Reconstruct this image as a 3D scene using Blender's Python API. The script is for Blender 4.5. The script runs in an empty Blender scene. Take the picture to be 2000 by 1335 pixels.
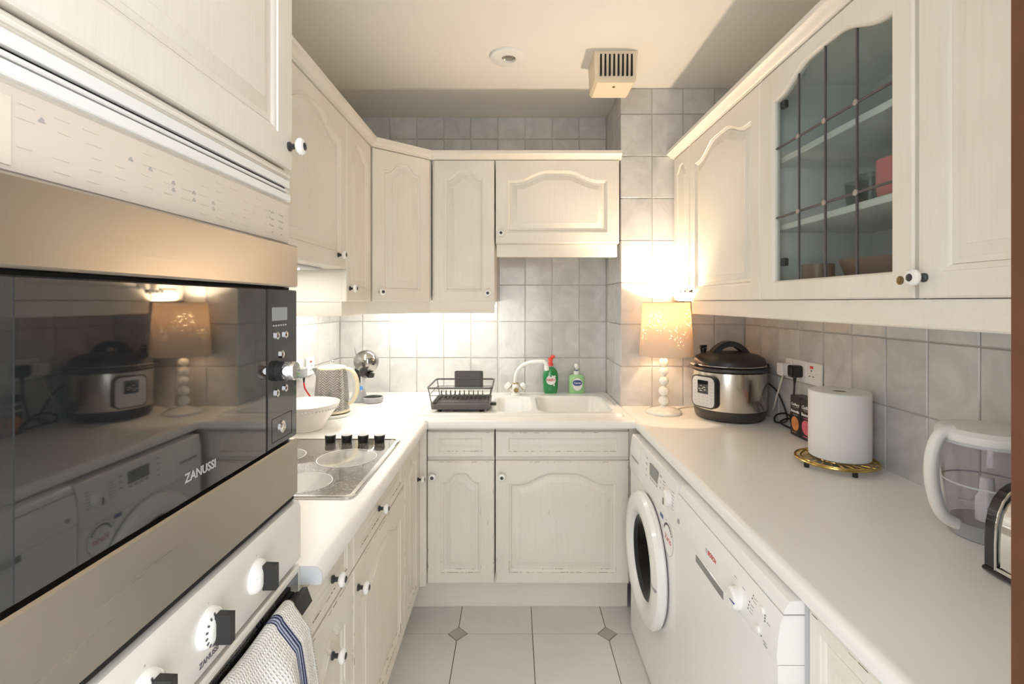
import bpy, math, random
from math import pi, sin, cos, radians as R
from mathutils import Vector, Matrix
from mathutils.geometry import tessellate_polygon
random.seed(7)
scene = bpy.context.scene
C = scene.collection

# ------------------------------------------------------------------ camera, world, exposure
F = 944.0                      # focal length in pixels of a 2000x1335 frame
cd = bpy.data.cameras.new('camera'); cam = bpy.data.objects.new('camera', cd); C.objects.link(cam)
cam.location = (0, 0, 1.42); cam.rotation_euler = (pi/2, 0, 0)
cd.sensor_width = 36.0; cd.lens = 36.0*F/2000.0
cd.shift_x = (1000-1004)/2000.0; cd.shift_y = (590-667.5)/2000.0
cd.clip_start = 0.01; cd.clip_end = 50
scene.camera = cam

world = bpy.data.worlds.new('world'); scene.world = world; world.use_nodes = True
bg = world.node_tree.nodes['Background']; bg.inputs[0].default_value = (0.94, 0.97, 1.0, 1); bg.inputs[1].default_value = 2.0
vs = scene.view_settings
vs.view_transform = 'Standard'; vs.look = 'None'; vs.gamma = 1.0; vs.use_curve_mapping = False
vs.exposure = 0.9
scene.cycles.max_bounces = 10; scene.cycles.diffuse_bounces = 6; scene.cycles.glossy_bounces = 6
scene.cycles.transparent_max_bounces = 12; scene.cycles.transmission_bounces = 8
scene.cycles.caustics_reflective = False; scene.cycles.caustics_refractive = False
scene.cycles.sample_clamp_indirect = 6.0
LAMP_POWER = 440.0; STRIP_POWER = 24.0; HOOD_POWER = 20.0

# ------------------------------------------------------------------ materials
def nodes_of(name):
    m = bpy.data.materials.new(name); m.use_nodes = True
    nt = m.node_tree; b = nt.nodes['Principled BSDF']
    return m, nt, b
def lnk(nt, a, ai, b, bi): nt.links.new(a.outputs[ai], b.inputs[bi])
def mat(name, col, rough=0.5, metal=0.0, bump=None, var=None, coat=0.0, spec=0.5, trans=0.0, ior=1.45, emit=None, alpha=None):
    """plain surface with fine noise relief / colour variation: bump=(scale,strength), var=(scale,amount)"""
    m, nt, b = nodes_of(name)
    b.inputs['Base Color'].default_value = (*col, 1); b.inputs['Roughness'].default_value = rough
    b.inputs['Metallic'].default_value = metal; b.inputs['Coat Weight'].default_value = coat
    b.inputs['Specular IOR Level'].default_value = spec; b.inputs['Transmission Weight'].default_value = trans
    b.inputs['IOR'].default_value = ior
    tc = nt.nodes.new('ShaderNodeTexCoord')
    if var is None: var = (9.0, 0.04)
    n = nt.nodes.new('ShaderNodeTexNoise'); n.inputs['Scale'].default_value = var[0]; n.inputs['Detail'].default_value = 4
    lnk(nt, tc, 'Object', n, 'Vector')
    mx = nt.nodes.new('ShaderNodeMix'); mx.data_type = 'RGBA'; mx.blend_type = 'MULTIPLY'
    mx.inputs[6].default_value = (*col, 1)
    rp = nt.nodes.new('ShaderNodeMapRange'); rp.inputs[1].default_value = .3; rp.inputs[2].default_value = .7
    rp.inputs[3].default_value = 1-var[1]; rp.inputs[4].default_value = 1.0
    lnk(nt, n, 'Fac', rp, 0); mx.inputs[0].default_value = 1.0; lnk(nt, rp, 0, mx, 7); lnk(nt, mx, 2, b, 'Base Color')
    if bump:
        n2 = nt.nodes.new('ShaderNodeTexNoise'); n2.inputs['Scale'].default_value = bump[0]; lnk(nt, tc, 'Object', n2, 'Vector')
        bp = nt.nodes.new('ShaderNodeBump'); bp.inputs['Strength'].default_value = bump[1]; bp.inputs['Distance'].default_value = .002
        lnk(nt, n2, 'Fac', bp, 'Height'); lnk(nt, bp, 0, b, 'Normal')
    if emit:
        b.inputs['Emission Color'].default_value = (*emit[0], 1); b.inputs['Emission Strength'].default_value = emit[1]
    return m

def painted_oak(name, col, wear=0.0, vertical=True):
    m, nt, b = nodes_of(name)
    tc = nt.nodes.new('ShaderNodeTexCoord'); mp = nt.nodes.new('ShaderNodeMapping')
    mp.inputs['Scale'].default_value = (55, 55, 2.2) if vertical else (2.2, 55, 55)
    lnk(nt, tc, 'Object', mp, 'Vector')
    n = nt.nodes.new('ShaderNodeTexNoise'); n.inputs['Scale'].default_value = 2.6; n.inputs['Detail'].default_value = 6; n.inputs['Roughness'].default_value = .65
    n.inputs['Distortion'].default_value = .5
    lnk(nt, mp, 'Vector', n, 'Vector')
    cr = nt.nodes.new('ShaderNodeValToRGB'); e = cr.color_ramp.elements
    e[0].position = .30; e[0].color = (col[0]*.955, col[1]*.95, col[2]*.935, 1); e[1].position = .52; e[1].color = (*col, 1)
    lnk(nt, n, 'Fac', cr, 'Fac')
    n3 = nt.nodes.new('ShaderNodeTexNoise'); n3.inputs['Scale'].default_value = 3.0; n3.inputs['Detail'].default_value = 2
    lnk(nt, tc, 'Object', n3, 'Vector')
    m1 = nt.nodes.new('ShaderNodeMix'); m1.data_type = 'RGBA'; m1.blend_type = 'MULTIPLY'; m1.inputs[0].default_value = .35
    cr2 = nt.nodes.new('ShaderNodeValToRGB'); cr2.color_ramp.elements[0].color = (.86, .84, .78, 1); cr2.color_ramp.elements[0].position = .35
    cr2.color_ramp.elements[1].position = .6; cr2.color_ramp.elements[1].color = (1, 1, 1, 1)
    lnk(nt, n3, 'Fac', cr2, 'Fac'); lnk(nt, cr, 'Color', m1, 6); lnk(nt, cr2, 'Color', m1, 7)
    last = m1
    if wear > 0:                                     # worn paint: thin brown streaks along the grain
        mp2 = nt.nodes.new('ShaderNodeMapping'); mp2.inputs['Scale'].default_value = (90, 90, 14)
        lnk(nt, tc, 'Object', mp2, 'Vector')
        n4 = nt.nodes.new('ShaderNodeTexNoise'); n4.inputs['Scale'].default_value = 1.0; n4.inputs['Detail'].default_value = 3
        lnk(nt, mp2, 'Vector', n4, 'Vector')
        mr = nt.nodes.new('ShaderNodeMapRange'); mr.inputs[1].default_value = .735; mr.inputs[2].default_value = .80
        mr.inputs[3].default_value = 0; mr.inputs[4].default_value = wear
        lnk(nt, n4, 'Fac', mr, 0)
        m2 = nt.nodes.new('ShaderNodeMix'); m2.data_type = 'RGBA'; m2.inputs[7].default_value = (.16, .12, .08, 1)
        lnk(nt, mr, 0, m2, 0); lnk(nt, last, 2, m2, 6); last = m2
    lnk(nt, last, 2, b, 'Base Color')
    b.inputs['Roughness'].default_value = .42
    bp = nt.nodes.new('ShaderNodeBump'); bp.inputs['Strength'].default_value = .28; bp.inputs['Distance'].default_value = .001
    lnk(nt, n, 'Fac', bp, 'Height'); lnk(nt, bp, 0, b, 'Normal')
    return m

def tile_mat(name, c1, c2, rough, scale=7.0, coat=0.0):
    m, nt, b = nodes_of(name)
    tc = nt.nodes.new('ShaderNodeTexCoord'); oi = nt.nodes.new('ShaderNodeObjectInfo')
    ad = nt.nodes.new('ShaderNodeVectorMath'); ad.operation = 'MULTIPLY_ADD'
    cmb = nt.nodes.new('ShaderNodeCombineXYZ')
    for i in range(3): lnk(nt, oi, 'Random', cmb, i)
    ad.inputs[1].default_value = (37, 53, 71)
    lnk(nt, cmb, 0, ad, 0); lnk(nt, tc, 'Object', ad, 2)
    n = nt.nodes.new('ShaderNodeTexNoise'); n.inputs['Scale'].default_value = scale; n.inputs['Detail'].default_value = 5
    n.inputs['Roughness'].default_value = .62; n.inputs['Distortion'].default_value = 1.2
    lnk(nt, ad, 0, n, 'Vector')
    cr = nt.nodes.new('ShaderNodeValToRGB'); e = cr.color_ramp.elements
    e[0].position = .3; e[0].color = (*c1, 1); e[1].position = .66; e[1].color = (*c2, 1)
    lnk(nt, n, 'Fac', cr, 'Fac')
    hv = nt.nodes.new('ShaderNodeMapRange'); hv.inputs[3].default_value = .93; hv.inputs[4].default_value = 1.05
    lnk(nt, oi, 'Random', hv, 0)
    mx = nt.nodes.new('ShaderNodeMix'); mx.data_type = 'RGBA'; mx.blend_type = 'MULTIPLY'; mx.inputs[0].default_value = 1
    lnk(nt, cr, 'Color', mx, 6); lnk(nt, hv, 0, mx, 7); lnk(nt, mx, 2, b, 'Base Color')
    b.inputs['Roughness'].default_value = rough; b.inputs['Coat Weight'].default_value = coat
    n2 = nt.nodes.new('ShaderNodeTexNoise'); n2.inputs['Scale'].default_value = 14; lnk(nt, ad, 0, n2, 'Vector')
    bp = nt.nodes.new('ShaderNodeBump'); bp.inputs['Strength'].default_value = .25; bp.inputs['Distance'].default_value = .003
    lnk(nt, n2, 'Fac', bp, 'Height'); lnk(nt, bp, 0, b, 'Normal')
    return m

def brushed(name, col, rough, axis_scale):
    m, nt, b = nodes_of(name)
    b.inputs['Base Color'].default_value = (*col, 1); b.inputs['Metallic'].default_value = 1; b.inputs['Roughness'].default_value = rough
    tc = nt.nodes.new('ShaderNodeTexCoord'); mp = nt.nodes.new('ShaderNodeMapping'); mp.inputs['Scale'].default_value = axis_scale
    lnk(nt, tc, 'Object', mp, 'Vector')
    n = nt.nodes.new('ShaderNodeTexNoise'); n.inputs['Scale'].default_value = 1; n.inputs['Detail'].default_value = 3; lnk(nt, mp, 'Vector', n, 'Vector')
    mr = nt.nodes.new('ShaderNodeMapRange'); mr.inputs[3].default_value = rough*.75; mr.inputs[4].default_value = rough*1.3
    lnk(nt, n, 'Fac', mr, 0); lnk(nt, mr, 0, b, 'Roughness')
    bp = nt.nodes.new('ShaderNodeBump'); bp.inputs['Strength'].default_value = .06; bp.inputs['Distance'].default_value = .0005
    lnk(nt, n, 'Fac', bp, 'Height'); lnk(nt, bp, 0, b, 'Normal')
    return m

def clear_glass(name, tint, refl=1.5, rough=0.02):
    """thin pane: tinted see-through plus fresnel reflection"""
    m = bpy.data.materials.new(name); m.use_nodes = True; nt = m.node_tree; nt.nodes.clear()
    out = nt.nodes.new('ShaderNodeOutputMaterial'); tr = nt.nodes.new('ShaderNodeBsdfTransparent'); tr.inputs[0].default_value = (*tint, 1)
    gl = nt.nodes.new('ShaderNodeBsdfGlossy'); gl.inputs['Roughness'].default_value = rough
    lw = nt.nodes.new('ShaderNodeLayerWeight'); lw.inputs[0].default_value = .5
    pw = nt.nodes.new('ShaderNodeMath'); pw.operation = 'POWER'; pw.inputs[1].default_value = 5; lnk(nt, lw, 'Facing', pw, 0)
    fr = nt.nodes.new('ShaderNodeMapRange'); fr.inputs[3].default_value = ((refl-1)/(refl+1))**2; lnk(nt, pw, 0, fr, 0)
    mx = nt.nodes.new('ShaderNodeMixShader')
    lnk(nt, fr, 0, mx, 0); lnk(nt, tr, 0, mx, 1); lnk(nt, gl, 0, mx, 2); lnk(nt, mx, 0, out, 0)
    return m

def emitter(name, col, strength):
    m = bpy.data.materials.new(name); m.use_nodes = True; nt = m.node_tree; nt.nodes.clear()
    out = nt.nodes.new('ShaderNodeOutputMaterial'); em = nt.nodes.new('ShaderNodeEmission')
    em.inputs[0].default_value = (*col, 1); em.inputs[1].default_value = strength; lnk(nt, em, 0, out, 0)
    return m

CREAM = (.81, .765, .685)
M = {}
M['cream'] = painted_oak('cream_oak', CREAM, .12)
M['cream_worn'] = painted_oak('cream_oak_worn', (.79, .745, .66), .75)
M['cream_h'] = painted_oak('cream_oak_rail', CREAM, .1, False)
M['bare_wood'] = mat('bare_brown_wood', (.22, .17, .115), .7, var=(60, .4))
M['carcass'] = mat('cabinet_carcass', (.80, .77, .70), .5, var=(5, .05))
M['white_inside'] = mat('cabinet_inside', (.78, .80, .78), .5)
M['worktop'] = mat('white_worktop', (.87, .855, .82), .32, bump=(160, .05), var=(3, .03))
M['worktop_end'] = mat('worktop_end_cap', (.60, .61, .62), .4)
M['tile'] = tile_mat('grey_wall_tile', (.50, .497, .487), (.645, .636, .62), .14)
M['grout'] = mat('tile_grout', (.74, .71, .65), .8, bump=(80, .2))
M['ceiling'] = mat('ceiling_paint', (.83, .80, .74), .8, bump=(60, .05), var=(2, .02))
M['plaster'] = mat('wall_plaster', (.80, .78, .73), .7, var=(3, .03))
M['floor_tile'] = tile_mat('white_floor_tile', (.68, .67, .645), (.73, .72, .695), .22, 4.0)
M['floor_dot'] = tile_mat('grey_floor_dot', (.42, .40, .38), (.47, .45, .43), .3, 9.0)
M['floor_grout'] = mat('dark_floor_grout', (.10, .085, .075), .9)
M['steel'] = brushed('brushed_steel', (.50, .46, .41), .30, (3, 3, 260))
M['steel_v'] = brushed('brushed_steel_pot', (.74, .70, .64), .22, (3, 3, 260))
M['chrome'] = mat('chrome', (.82, .82, .82), .06, 1.0, var=(3, .02))
M['dark_chrome'] = mat('dark_chrome', (.36, .35, .33), .08, 1.0, var=(3, .02))
M['black_glass'] = mat('black_glass', (.012, .013, .014), .03, spec=1.0, coat=1.0, var=(3, .02))
M['panel_black'] = mat('black_control_panel', (.022, .024, .025), .10, spec=.9, coat=.6, var=(3, .02))
M['black'] = mat('black_plastic', (.022, .021, .021), .38, bump=(300, .05))
M['black_soft'] = mat('black_satin_plastic', (.045, .042, .04), .32)
M['dark_gap'] = mat('dark_recess', (.015, .014, .013), .8)
M['enamel'] = mat('white_enamel', (.84, .835, .81), .2, coat=.3, var=(3, .015))
M['enamel_cream'] = mat('cream_enamel', (.74, .72, .66), .22, coat=.3, var=(3, .015))
M['white_plastic'] = mat('white_plastic', (.83, .82, .79), .35, var=(4, .02))
M['grey_plastic'] = mat('grey_plastic', (.34, .35, .36), .4)
M['pale_grey'] = mat('pale_grey_plastic', (.60, .61, .62), .4)
M['lcd'] = mat('grey_display', (.20, .21, .20), .12, spec=.7)
M['lcd_pale'] = mat('pale_display', (.33, .36, .36), .15, spec=.7)
M['porcelain'] = mat('porcelain', (.86, .85, .81), .12, coat=.6, var=(4, .01))
M['sink'] = mat('white_sink_enamel', (.88, .88, .85), .16, coat=.4, var=(4, .01))
M['knob_dark'] = mat('knob_dark_metal', (.07, .072, .075), .35, .6)
M['rack'] = mat('rack_dark_grey', (.10, .095, .09), .42)
M['brass'] = mat('polished_brass', (.72, .50, .17), .2, 1.0, var=(30, .25))
M['old_brass'] = mat('aged_brass', (.30, .22, .10), .35, 1.0)
M['paper'] = mat('kitchen_paper', (.84, .83, .81), .9, bump=(220, .35))
M['card'] = mat('cardboard_core', (.36, .27, .18), .9)
M['box_black'] = mat('black_carton', (.022, .019, .018), .35)
M['print_white'] = mat('white_print', (.85, .85, .83), .5)
M['print_dark'] = mat('dark_print', (.11, .11, .12), .5)
M['print_grey'] = mat('grey_print', (.42, .41, .40), .5)
M['print_faint'] = mat('faint_print', (.70, .615, .52), .5)
M['print_red'] = mat('red_print', (.62, .06, .05), .5)
M['print_blue'] = mat('blue_print', (.05, .08, .25), .4)
M['print_silver'] = mat('silver_print', (.55, .55, .55), .35, .4)
M['orange_print'] = mat('orange_print', (.75, .28, .09), .5, var=(90, .35))
M['pink_print'] = mat('pink_print', (.80, .16, .24), .5, var=(90, .35))
M['red_plastic'] = mat('red_plastic', (.80, .09, .06), .3)
M['cord_red'] = mat('red_cord', (.62, .04, .04), .4)
M['cord_black'] = mat('black_cord', (.014, .013, .013), .45)
M['cord_white'] = mat('white_cord', (.72, .66, .55), .45)
M['fairy'] = mat('green_washing_up_liquid', (.015, .26, .07), .1, coat=.6, spec=.7, var=(30, .15))
M['carex'] = mat('pale_green_soap', (.36, .64, .30), .12, coat=.5, var=(20, .1))
M['clear_plastic'] = clear_glass('clear_plastic', (.93, .92, .945), 1.45, .05)
M['pane'] = clear_glass('tinted_cabinet_pane', (.74, .785, .77), 1.5, .02)
M['lead'] = mat('lead_came', (.13, .115, .115), .5, .5)
M['lead_boss'] = mat('lead_boss', (.45, .38, .35), .5, .5)
M['drum'] = clear_glass('drum_door_glass', (.20, .21, .23), 1.5, .03)
M['drum_dark'] = mat('drum_inside', (.06, .063, .07), .35, .5)
M['wood'] = mat('brown_door_frame', (.10, .035, .014), .4, bump=(40, .15), var=(14, .3))
M['bowl'] = mat('cream_stoneware', (.84, .79, .74), .2, coat=.4)
M['bowl_bead'] = mat('stoneware_bead', (.68, .68, .66), .3)
M['pink_mug'] = mat('pink_mug', (.62, .20, .20), .25, coat=.4)
M['brown_bowl'] = mat('brown_bowl', (.30, .19, .15), .3)
M['blue_led'] = mat('blue_badge', (.10, .32, .75), .3)
M['kettle_cream'] = mat('kettle_cream_trim', (.74, .66, .46), .3)
M['toaster_black'] = mat('toaster_black', (.012, .012, .013), .15, coat=.5)
M['vent'] = mat('vent_cream_plastic', (.82, .70, .53), .45)
M['lens'] = mat('downlight_lens', (.40, .38, .33), .15, .6)
M['smoke_glass'] = clear_glass('tumbler_glass', (.80, .83, .83), 1.35, .02)

def chevron_mat():
    m, nt, b = nodes_of('kettle_chevron')
    uv = nt.nodes.new('ShaderNodeUVMap'); sp = nt.nodes.new('ShaderNodeSeparateXYZ'); lnk(nt, uv, 0, sp, 0)
    def mth(op, a, bb=None):
        n = nt.nodes.new('ShaderNodeMath'); n.operation = op
        for i, v in enumerate((a, bb)):
            if v is None: continue
            if isinstance(v, (int, float)): n.inputs[i].default_value = v
            else: nt.links.new(v, n.inputs[i])
        return n.outputs[0]
    tri = mth('PINGPONG', mth('MULTIPLY', sp.outputs[0], 14.0), 0.5)
    s = mth('ADD', mth('MULTIPLY', sp.outputs[1], 20.0), mth('MULTIPLY', tri, 2.6))
    w = mth('PINGPONG', s, 0.5)
    mr = nt.nodes.new('ShaderNodeMapRange'); mr.inputs[1].default_value = .15; mr.inputs[2].default_value = .35
    nt.links.new(w, mr.inputs[0])
    cr = nt.nodes.new('ShaderNodeValToRGB'); cr.color_ramp.elements[0].color = (.22, .21, .19, 1); cr.color_ramp.elements[1].color = (.42, .40, .37, 1)
    lnk(nt, mr, 0, cr, 0); lnk(nt, cr, 0, b, 'Base Color')
    bp = nt.nodes.new('ShaderNodeBump'); bp.inputs['Strength'].default_value = .9; bp.inputs['Distance'].default_value = .003
    lnk(nt, mr, 0, bp, 'Height'); lnk(nt, bp, 0, b, 'Normal'); b.inputs['Roughness'].default_value = .28
    b.inputs['Metallic'].default_value = .25
    return m
M['chevron'] = chevron_mat()

def towel_mat():
    m, nt, b = nodes_of('waffle_towel')
    uv = nt.nodes.new('ShaderNodeUVMap'); sp = nt.nodes.new('ShaderNodeSeparateXYZ'); lnk(nt, uv, 0, sp, 0)
    cr = nt.nodes.new('ShaderNodeValToRGB'); cr.color_ramp.interpolation = 'CONSTANT'
    W = (.86, .85, .81, 1); B = (.035, .045, .13, 1); P = (.42, .45, .58, 1)
    e = cr.color_ramp.elements; e[0].position = 0; e[0].color = W; e[1].position = .74; e[1].color = B
    for p, c in ((.752, P), (.764, B), (.772, P), (.788, B), (.802, P), (.81, B), (.825, W), (.05, B), (.075, P), (.10, B), (.12, W)):
        q = e.new(p); q.color = c
    lnk(nt, sp, 0, cr, 0); lnk(nt, cr, 0, b, 'Base Color'); b.inputs['Roughness'].default_value = .95
    def wave(out, sc):
        a = nt.nodes.new('ShaderNodeMath'); a.operation = 'MULTIPLY'; a.inputs[1].default_value = sc; nt.links.new(out, a.inputs[0])
        s = nt.nodes.new('ShaderNodeMath'); s.operation = 'SINE'; nt.links.new(a.outputs[0], s.inputs[0]); return s
    a = wave(sp.outputs[0], 2*pi*46); c = wave(sp.outputs[1], 2*pi*92)
    mx = nt.nodes.new('ShaderNodeMath'); mx.operation = 'MAXIMUM'; lnk(nt, a, 0, mx, 0); lnk(nt, c, 0, mx, 1)
    bp = nt.nodes.new('ShaderNodeBump'); bp.inputs['Strength'].default_value = .7; bp.inputs['Distance'].default_value = .002
    lnk(nt, mx, 0, bp, 'Height'); lnk(nt, bp, 0, b, 'Normal')
    return m
M['towel'] = towel_mat()

def hob_mat():
    m, nt, b = nodes_of('hob_speckled_glass')
    tc = nt.nodes.new('ShaderNodeTexCoord'); n = nt.nodes.new('ShaderNodeTexNoise'); n.inputs['Scale'].default_value = 95; n.inputs['Detail'].default_value = 4
    n.inputs['Distortion'].default_value = 1.5
    lnk(nt, tc, 'Object', n, 'Vector')
    cr = nt.nodes.new('ShaderNodeValToRGB'); e = cr.color_ramp.elements
    e[0].position = .40; e[0].color = (.04, .034, .03, 1); e[1].position = .62; e[1].color = (.27, .245, .215, 1)
    lnk(nt, n, 'Fac', cr, 0); lnk(nt, cr, 0, b, 'Base Color'); b.inputs['Roughness'].default_value = .05
    b.inputs['Specular IOR Level'].default_value = .9; b.inputs['Coat Weight'].default_value = 1.0
    return m
M['hob'] = hob_mat()
M['hob_zone'] = mat('hob_zone_print', (.36, .36, .335), .06, spec=.9, coat=1.0)

def shade_mat():
    """thin fabric that lets the bulb glow through, with punched starburst dots"""
    m = bpy.data.materials.new('lamp_shade_fabric'); m.use_nodes = True; nt = m.node_tree; nt.nodes.clear()
    out = nt.nodes.new('ShaderNodeOutputMaterial')
    uv = nt.nodes.new('ShaderNodeUVMap')
    vo = nt.nodes.new('ShaderNodeTexVoronoi'); vo.inputs['Scale'].default_value = 1.0; vo.inputs['Randomness'].default_value = .8
    mp = nt.nodes.new('ShaderNodeMapping'); mp.inputs['Scale'].default_value = (84, 27, 1); lnk(nt, uv, 0, mp, 0); lnk(nt, mp, 0, vo, 'Vector')
    dot = nt.nodes.new('ShaderNodeMapRange'); dot.inputs[1].default_value = .23; dot.inputs[2].default_value = .28; dot.inputs[3].default_value = 1; dot.inputs[4].default_value = 0
    lnk(nt, vo, 'Distance', dot, 0)
    prev = None
    # starburst centres around the shade: (turn, height)
    for (cu, cv) in ((.635, .64), (.775, .36), (.895, .70), (.03, .40), (.15, .68), (.28, .36), (.40, .66), (.515, .38)):
        sb = nt.nodes.new('ShaderNodeVectorMath'); sb.operation = 'SUBTRACT'; sb.inputs[1].default_value = (cu, cv, 0); lnk(nt, uv, 0, sb, 0)
        sc = nt.nodes.new('ShaderNodeVectorMath'); sc.operation = 'MULTIPLY'; sc.inputs[1].default_value = (3.0, 1.0, 0); lnk(nt, sb, 0, sc, 0)
        le = nt.nodes.new('ShaderNodeVectorMath'); le.operation = 'LENGTH'; lnk(nt, sc, 0, le, 0)
        mr = nt.nodes.new('ShaderNodeMapRange'); mr.inputs[1].default_value = .13; mr.inputs[2].default_value = .23; mr.inputs[3].default_value = 1; mr.inputs[4].default_value = 0
        lnk(nt, le, 'Value', mr, 0)
        if prev is None: prev = mr
        else:
            a = nt.nodes.new('ShaderNodeMath'); a.operation = 'MAXIMUM'; lnk(nt, prev, 0, a, 0); lnk(nt, mr, 0, a, 1); prev = a
    ms = nt.nodes.new('ShaderNodeMath'); ms.operation = 'MULTIPLY'; lnk(nt, prev, 0, ms, 0); lnk(nt, dot, 0, ms, 1)
    tl = nt.nodes.new('ShaderNodeBsdfTranslucent'); tl.inputs[0].default_value = (.60, .34, .15, 1)
    df = nt.nodes.new('ShaderNodeBsdfDiffuse'); df.inputs[0].default_value = (.66, .56, .44, 1)
    m1 = nt.nodes.new('ShaderNodeMixShader'); m1.inputs[0].default_value = .055; lnk(nt, df, 0, m1, 1); lnk(nt, tl, 0, m1, 2)
    hole = nt.nodes.new('ShaderNodeBsdfTranslucent'); hole.inputs[0].default_value = (.34, .29, .20, 1)
    m2 = nt.nodes.new('ShaderNodeMixShader'); lnk(nt, ms, 0, m2, 0); lnk(nt, m1, 0, m2, 1); lnk(nt, hole, 0, m2, 2)
    lnk(nt, m2, 0, out, 0)
    return m
M['shade'] = shade_mat()
M['bulb'] = emitter('bulb_glow', (1.0, .79, .57), LAMP_POWER)
M['strip'] = emitter('strip_light_glow', (1.0, .96, .88), STRIP_POWER)
M['hood_glow'] = emitter('hood_light_glow', (1.0, .93, .82), HOOD_POWER)

# ------------------------------------------------------------------ mesh helpers
class MB:
    def __init__(s): s.v = []; s.f = []; s.m = []; s.uv = None
    def add(s, vs, fs, mi=0, mx=None):
        o = len(s.v); s.v += [tuple(mx @ Vector(p)) if mx else tuple(p) for p in vs]
        s.f += [tuple(i+o for i in f) for f in fs]; s.m += [mi]*len(fs); return s
    def box(s, x0, x1, y0, y1, z0, z1, b=0.0, mi=0, mx=None):
        """box with chamfered edges (b)"""
        if b <= 0:
            vs = [(x, y, z) for x in (x0, x1) for y in (y0, y1) for z in (z0, z1)]
            return s.add(vs, [(0, 1, 3, 2), (4, 6, 7, 5), (0, 4, 5, 1), (2, 3, 7, 6), (0, 2, 6, 4), (1, 5, 7, 3)], mi, mx)
        vs = []; fs = []; idx = {}
        lo = (x0, y0, z0); hi = (x1, y1, z1)
        for a in range(3):
            for c in [(i, j, k) for i in (0, 1) for j in (0, 1) for k in (0, 1)]:
                p = [0, 0, 0]
                for q in range(3):
                    base = hi[q] if c[q] else lo[q]; sg = -1 if c[q] else 1
                    p[q] = base if q == a else base + sg*b
                idx[(a, c)] = len(vs); vs.append(tuple(p))
        cs = [(i, j, k) for i in (0, 1) for j in (0, 1) for k in (0, 1)]
        for a in range(3):
            b1, b2 = [q for q in range(3) if q != a]
            for sd in (0, 1):
                loop = []
                for u, v in ((0, 0), (1, 0), (1, 1), (0, 1)):
                    c = [0, 0, 0]; c[a] = sd; c[b1] = u; c[b2] = v; loop.append(idx[(a, tuple(c))])
                fs.append(loop if (sd == 1) == (a != 1) else loop[::-1])
        for a in range(3):                                  # edges along a
            b1, b2 = [q for q in range(3) if q != a]
            for u in (0, 1):
                for v in (0, 1):
                    c0 = [0, 0, 0]; c0[b1] = u; c0[b2] = v; c1 = list(c0); c1[a] = 1
                    fs.append((idx[(b1, tuple(c0))], idx[(b1, tuple(c1))], idx[(b2, tuple(c1))], idx[(b2, tuple(c0))]))
        for c in cs: fs.append((idx[(0, c)], idx[(1, c)], idx[(2, c)]))
        return s.add(vs, fs, mi, mx)
    def lathe(s, prof, n=32, mx=None, mi=0, caps=True, arc=None):
        """profile [(r,z)] turned about z"""
        vs = []; fs = []; m = len(prof)
        for i in range(n):
            a = 2*pi*i/n
            for r, z in prof: vs.append((r*cos(a), r*sin(a), z))
        for i in range(n):
            j = (i+1) % n
            for k in range(m-1): fs.append((i*m+k, j*m+k, j*m+k+1, i*m+k+1))
        if caps:
            if prof[0][0] > 1e-6: fs.append(tuple(i*m for i in range(n))[::-1])
            if prof[-1][0] > 1e-6: fs.append(tuple(i*m+m-1 for i in range(n)))
        return s.add(vs, fs, mi, mx)
    def ball(s, c, r, n=20, k=12, sc=(1, 1, 1), mi=0):
        prof = [(r*sin(pi*i/k), -r*cos(pi*i/k)) for i in range(k+1)]
        return s.lathe(prof, n, Matrix.Translation(c) @ Matrix.Diagonal((*sc, 1)), mi, False)
    def tube(s, path, r, n=8, closed=False, mi=0):
        P = [Vector(p) for p in path]; N = len(P); vs = []; fs = []; up = Vector((0, 0, 1)); prev = None
        rs = r if isinstance(r, (list, tuple)) else [r]*N
        for i in range(N):
            if closed: t = P[(i+1) % N]-P[i-1]
            else: t = P[min(i+1, N-1)]-P[max(i-1, 0)]
            t.normalize()
            if prev is None:
                a = t.cross(up)
                if a.length < 1e-3: a = t.cross(Vector((1, 0, 0)))
            else: a = prev - t*prev.dot(t)
            a.normalize(); prev = a; b = t.cross(a)
            for k in range(n):
                q = 2*pi*k/n; vs.append(P[i]+(a*cos(q)+b*sin(q))*rs[i])
        for i in range(N if closed else N-1):
            j = (i+1) % N
            for k in range(n): fs.append((i*n+k, i*n+(k+1) % n, j*n+(k+1) % n, j*n+k))
        if not closed: fs += [tuple(range(n))[::-1], tuple((N-1)*n+k for k in range(n))]
        return s.add(vs, fs, mi)
    def prism(s, poly, axis, a0, a1, mi=0, mx=None):
        """polygon [(p,q)] pushed along axis 'x','y','z'"""
        n = len(poly)
        def pt(p, q, a): return {'x': (a, p, q), 'y': (p, a, q), 'z': (p, q, a)}[axis]
        vs = [pt(p, q, a0) for p, q in poly]+[pt(p, q, a1) for p, q in poly]
        fs = [(i, (i+1) % n, (i+1) % n+n, i+n) for i in range(n)]
        tri = tessellate_polygon([[Vector((p, q, 0)) for p, q in poly]])
        fs += [tuple(t) for t in tri]+[tuple(i+n for i in t)[::-1] for t in tri]
        return s.add(vs, fs, mi, mx)
    def plate(s, poly, y, mi=0):
        """flat polygon in local x,z at depth y facing -y"""
        o = [(p, y, q) for p, q in poly]; return s.add(o, [tuple(range(len(o)))], mi)
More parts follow.
